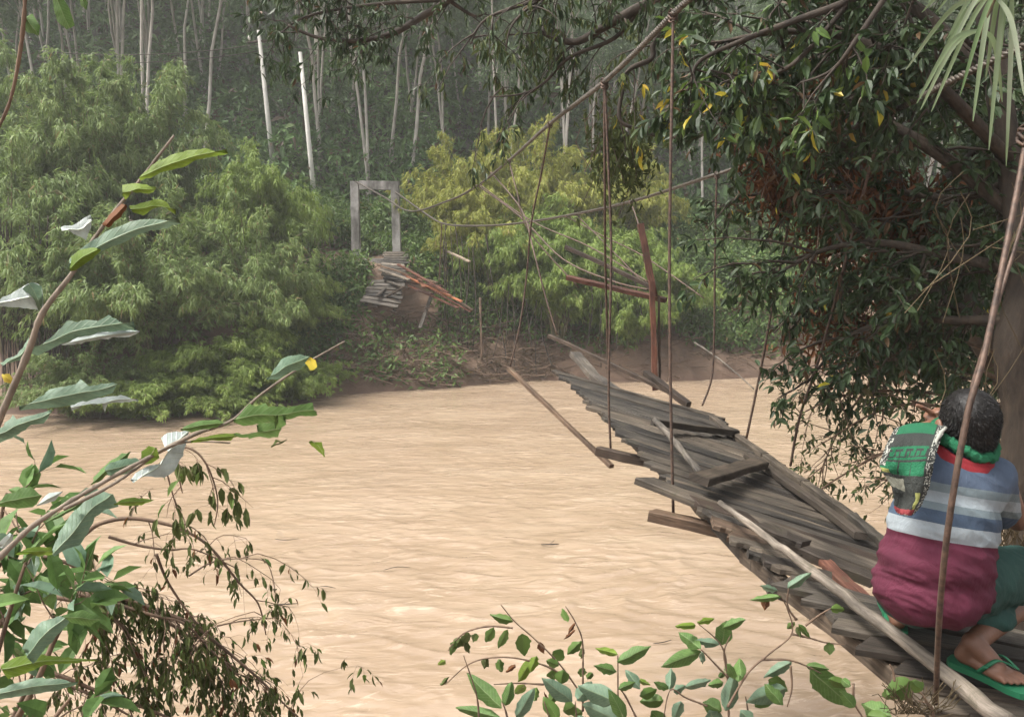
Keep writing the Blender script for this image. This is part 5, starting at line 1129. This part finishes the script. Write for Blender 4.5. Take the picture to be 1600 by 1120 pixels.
# shorts
b = Blob()
b.cap([pel + [.06, 0, -.02], pel * .5 + kR * .5 + [.01, 0, -.005], kR + [.0, 0, 0]], [.118, .104, .088]); b.ell(P(1540, 958, 2.56), (.095, .09, .045)); b.cap([P(1425, 925, 2.52), P(1425, 880, 2.9)], [.11, .085]); b.ell(P(1456, 925, 2.5), (.16, .13, .10))
b.remesh('shorts', M['shorts'], man, .007, 14, lambda x, y, z: .007 * (1 - abs(fbm(x * 9 + z * 7, y * 7, z * 5, 3)) * 2.2))
# hair: cap with short strands
b = Blob(); b.ell(hc + [0, -.004, .014], (.080, .096, .092)); b.ell(hc + [.004, -.036, -.035], (.060, .058, .06))
hr = b.remesh('hair', M['hair'], man, .006, 4, lambda x, y, z: .0018 * fbm(x * 60, y * 60, z * 60, 2))
n = len(hr.data.vertices); co = np.empty(n * 3); no = np.empty(n * 3); hr.data.vertices.foreach_get('co', co); hr.data.vertices.foreach_get('normal', no); co = co.reshape(-1, 3) + base; no = no.reshape(-1, 3)
k = rng.integers(0, n, 13000); mb = MB(); d = unit(no[k] * .7 + rng.normal(size=(13000, 3)) * .22 + [.1, -.25, -.9]); leaves(mb, co[k] - no[k] * .003, d, rng.normal(size=(13000, 3)), rng.uniform(.010, .018, 13000), .0018, 'dia')
mb.build('hair_strands', M['hair'], man, smooth=False)
# bead bracelet on the right wrist
mb = MB(); dR = unit(wR - eR); sA = unit(np.cross(dR, [0, 0, 1.])); sB = np.cross(dR, sA)
for i in range(18): a = i / 18 * 6.283; mb.add(*ico(eR + (wR - eR) * .45 + (sA * math.cos(a) + sB * math.sin(a)) * .036, (.006,) * 3, n=6))
m, nt, bs = newmat('pale_beads'); bs.inputs['Base Color'].default_value = (.55, .52, .46, 1); mb.build('bracelet', m, man)
# sandals
m, nt, bs = newmat('green_rubber'); bs.inputs['Base Color'].default_value = (.014, .13, .06, 1); bs.inputs['Roughness'].default_value = .5; M['rubber'] = m
def sandal(hl, to, inner):
    d = unit((to - hl) * [1, 1, 0]); L = np.linalg.norm(to - hl) + .035; s = unit(np.cross(d, [0, 0, 1.])); o0 = hl - d * .018; o0[2] = hl[2] - .004; slope = (to[2] - hl[2]) / L
    prof = [(0, .018), (.03, .032), (.12, .037), (.35, .034), (.55, .036), (.75, .045), (.9, .042), (.97, .028), (1, .012)]; ts_ = [p_[0] for p_ in prof]; ws_ = [p_[1] for p_ in prof]; n = 22; top_ = []; bot = []
    for sg in (1, -1):
        for i in range(n):
            t_ = i / (n - 1) if sg == 1 else 1 - i / (n - 1); q = o0 + d * L * t_ + s * sg * np.interp(t_, ts_, ws_) + [0, 0, slope * L * t_]; top_.append(q); bot.append(q - [0, 0, .019])
    N = len(top_); fs = [tuple(range(N))[::-1], tuple(range(N, 2 * N))] + [(i, (i + 1) % N, N + (i + 1) % N, N + i) for i in range(N)]
    mb = MB(); mb.add(top_ + bot, fs); e_ = mb.build('sandal', M['rubber'], man, smooth=False)
    tg = o0 + d * L * .80 + s * .008 * inner + [0, 0, .03]
    for sg in (1, -1):
        sd = o0 + d * L * .42 + s * sg * .035; top2 = o0 + d * L * .62 + s * sg * .02 + [0, 0, .052]; pth = smooth_path([sd, sd * .5 + top2 * .5 + s * sg * .010 + [0, 0, .006], top2, tg + [0, 0, .002]], 6)
        vs = [];
        for k_, p_ in enumerate(pth): ww = .0075 - .003 * k_ / len(pth); vs += [p_ - d * ww, p_ + d * ww, p_ + d * ww + [0, 0, .005], p_ - d * ww + [0, 0, .005]]
        fs = [(4 * k_ + a, 4 * k_ + (a + 1) % 4, 4 * k_ + 4 + (a + 1) % 4, 4 * k_ + 4 + a) for k_ in range(len(pth) - 1) for a in range(4)]
        q = MB(); q.add(vs, fs); st_ = q.build('strap', M['rubber'], man); st_.parent = e_
sandal(hlR, toR, -1); sandal(hlL, toL, 1)
# ------------------------------------------------------------------ towel over the shoulder and round the neck
TM = [cloth('towel_green', (.018, .12, .058), 260)[0], cloth('towel_charcoal', (.035, .038, .035), 260)[0], cloth('towel_white', (.34, .34, .3), 260)[0], cloth('towel_red', (.26, .05, .055), 260)[0], cloth('towel_yellow', (.26, .27, .09), 260)[0], cloth('towel_grey', (.2, .2, .16), 260)[0]]
for t_ in TM:
    nt = t_.node_tree; bs = nt.nodes['Principled BSDF']; n = texnoise(nt, 260, 3, .7); bump(nt, bs, n.outputs[0], 1., .004)
towel = empty('towel', P(1430, 700, 2.45), 'green and charcoal patterned towel draped over the left shoulder of the crouching man', 'towel')
rows = [((1412, 666, 2.58), (1440, 662, 2.55), (1478, 664, 2.50)), ((1399, 672, 2.50), (1436, 667, 2.47), (1476, 672, 2.44)), ((1389, 690, 2.425), (1430, 685, 2.39), (1468, 690, 2.38)), ((1381, 710, 2.385), (1422, 708, 2.345), (1462, 708, 2.33)),
        ((1376, 726, 2.37), (1416, 730, 2.33), (1458, 726, 2.31)), ((1381, 738, 2.36), (1416, 746, 2.325), (1454, 746, 2.30)), ((1390, 752, 2.35), (1418, 762, 2.315), (1450, 762, 2.295)), ((1397, 770, 2.34), (1420, 780, 2.31), (1444, 778, 2.29)), ((1398, 790, 2.33), (1414, 797, 2.30), (1436, 792, 2.285)), ((1402, 800, 2.325), (1414, 804, 2.30), (1426, 803, 2.285))]
NV, NU = 110, 70; grid_ = []
cols_ = [smooth_path([P(*r_[k]) for r_ in rows], 12) for k in range(3)]; cols_ = [np.array(c_) for c_ in cols_]; mC = len(cols_[0])
for i in range(NV):
    f_ = i / (NV - 1) * (mC - 1); a = int(min(f_, mC - 2)); w_ = f_ - a; A = [c_[a] * (1 - w_) + c_[a + 1] * w_ for c_ in cols_]
    for j in range(NU):
        u = j / (NU - 1); q = A[0] * (1 - u) * (1 - 2 * u) + A[1] * 4 * u * (1 - u) + A[2] * u * (2 * u - 1); v = i / (NV - 1)
        nrm = np.array([-.45, -.85, .25]); q = q + nrm * (.011 * math.sin(u * 8 + v * 3 + fbm(v * 3, 0, 1)) * min(1, v * 2.5) + .006 * fbm(u * 4, v * 5, 0) + .0015 * fbm(u * 40, v * 60, 0, 2) + .010); grid_.append(q)
def key(u, v):                                    # greek key band
    x = (u * 5) % 1; y = v
    if y < .12 or y > .88: return 1
    if .25 < y < .35 and x < .75: return 1
    if .62 < y < .72 and x > .2: return 1
    if x < .12 and .3 < y < .7: return 1
    if .45 < x < .57 and .35 < y < .65: return 1
    return 0
def tmat(u, v):
    if u > .83:                                   # charcoal border with white strokes
        s_ = fbm(u * 22, v * 26, 6., 2); return 2 if abs(s_) < .13 and .85 < u < .985 else 1
    if u < .10 and v < .45: return 2 if abs(fbm(u * 20, v * 24, 9., 2)) < .12 else 1
    if v < .18: return 0
    if v < .27: return 1
    if v < .40: return 1 if key(u, (v - .27) / .13) else 0
    if v < .53: return 1 if min(abs(u - .33), abs(u - .58)) < .012 else (4 if u < .16 and v > .47 else 0)
    if v < .57: return 1
    if v < .70: return 5 if u < .45 else 1
    if v < .87: return 4 if .7 < u < .8 else 1
    return 2 if v > .985 else 3
fs = []; mi = []
for i in range(NV - 1):
    for j in range(NU - 1): fs.append((i * NU + j, i * NU + j + 1, (i + 1) * NU + j + 1, (i + 1) * NU + j)); mi.append(tmat((j + .5) / NU, (i + .5) / NV))
o = mk('drape', np.array(grid_) - np.array(towel.location), fs, TM, towel, True); o.data.polygons.foreach_set('material_index', mi); sd_ = o.modifiers.new('t', 'SOLIDIFY'); sd_.thickness = .007; sd_.offset = 0
mb, pts = ring('roll', P(1508, 687, 2.475), .084, .080, .017, None, (-.018, .03), 0, 2 * math.pi, .02, 140)
v = np.concatenate(mb.v); v = v + np.array([[.007 * fbm(*(p_ * 70 + q_ * 9), 2) for q_ in range(3)] for p_ in v]); o = mk('neck_roll', v - np.array(towel.location), mb.f, TM[0], towel, True)
mb = MB(); mb.tube([P(1478, 668, 2.39), P(1470, 676, 2.37), P(1463, 688, 2.36), P(1460, 700, 2.34)], .005, 8); mb.build('edge_band', TM[2], towel)
# ------------------------------------------------------------------ haze: pale air in a closed box
hz = MB(); x0, x1, y0, y1, z0, z1 = -155, 155, -65, 155, -2.8, 75
hz.add([(x0, y0, z0), (x1, y0, z0), (x1, y1, z0), (x0, y1, z0), (x0, y0, z1), (x1, y0, z1), (x1, y1, z1), (x0, y1, z1)],
       [(0, 3, 2, 1), (4, 5, 6, 7), (0, 1, 5, 4), (1, 2, 6, 5), (2, 3, 7, 6), (3, 0, 4, 7)])
m = bpy.data.materials.new('haze_air'); m.use_nodes = True; nt = m.node_tree; nt.nodes.clear()
out = nt.nodes.new('ShaderNodeOutputMaterial'); pv = nt.nodes.new('ShaderNodeVolumePrincipled')
pv.inputs['Color'].default_value = (1, .99, .96, 1); pv.inputs['Density'].default_value = .0014; pv.inputs['Anisotropy'].default_value = .0
nt.links.new(pv.outputs[0], out.inputs['Volume'])
hz.build('haze', m, smooth=False); tag(bpy.data.objects['haze'], kind='stuff')
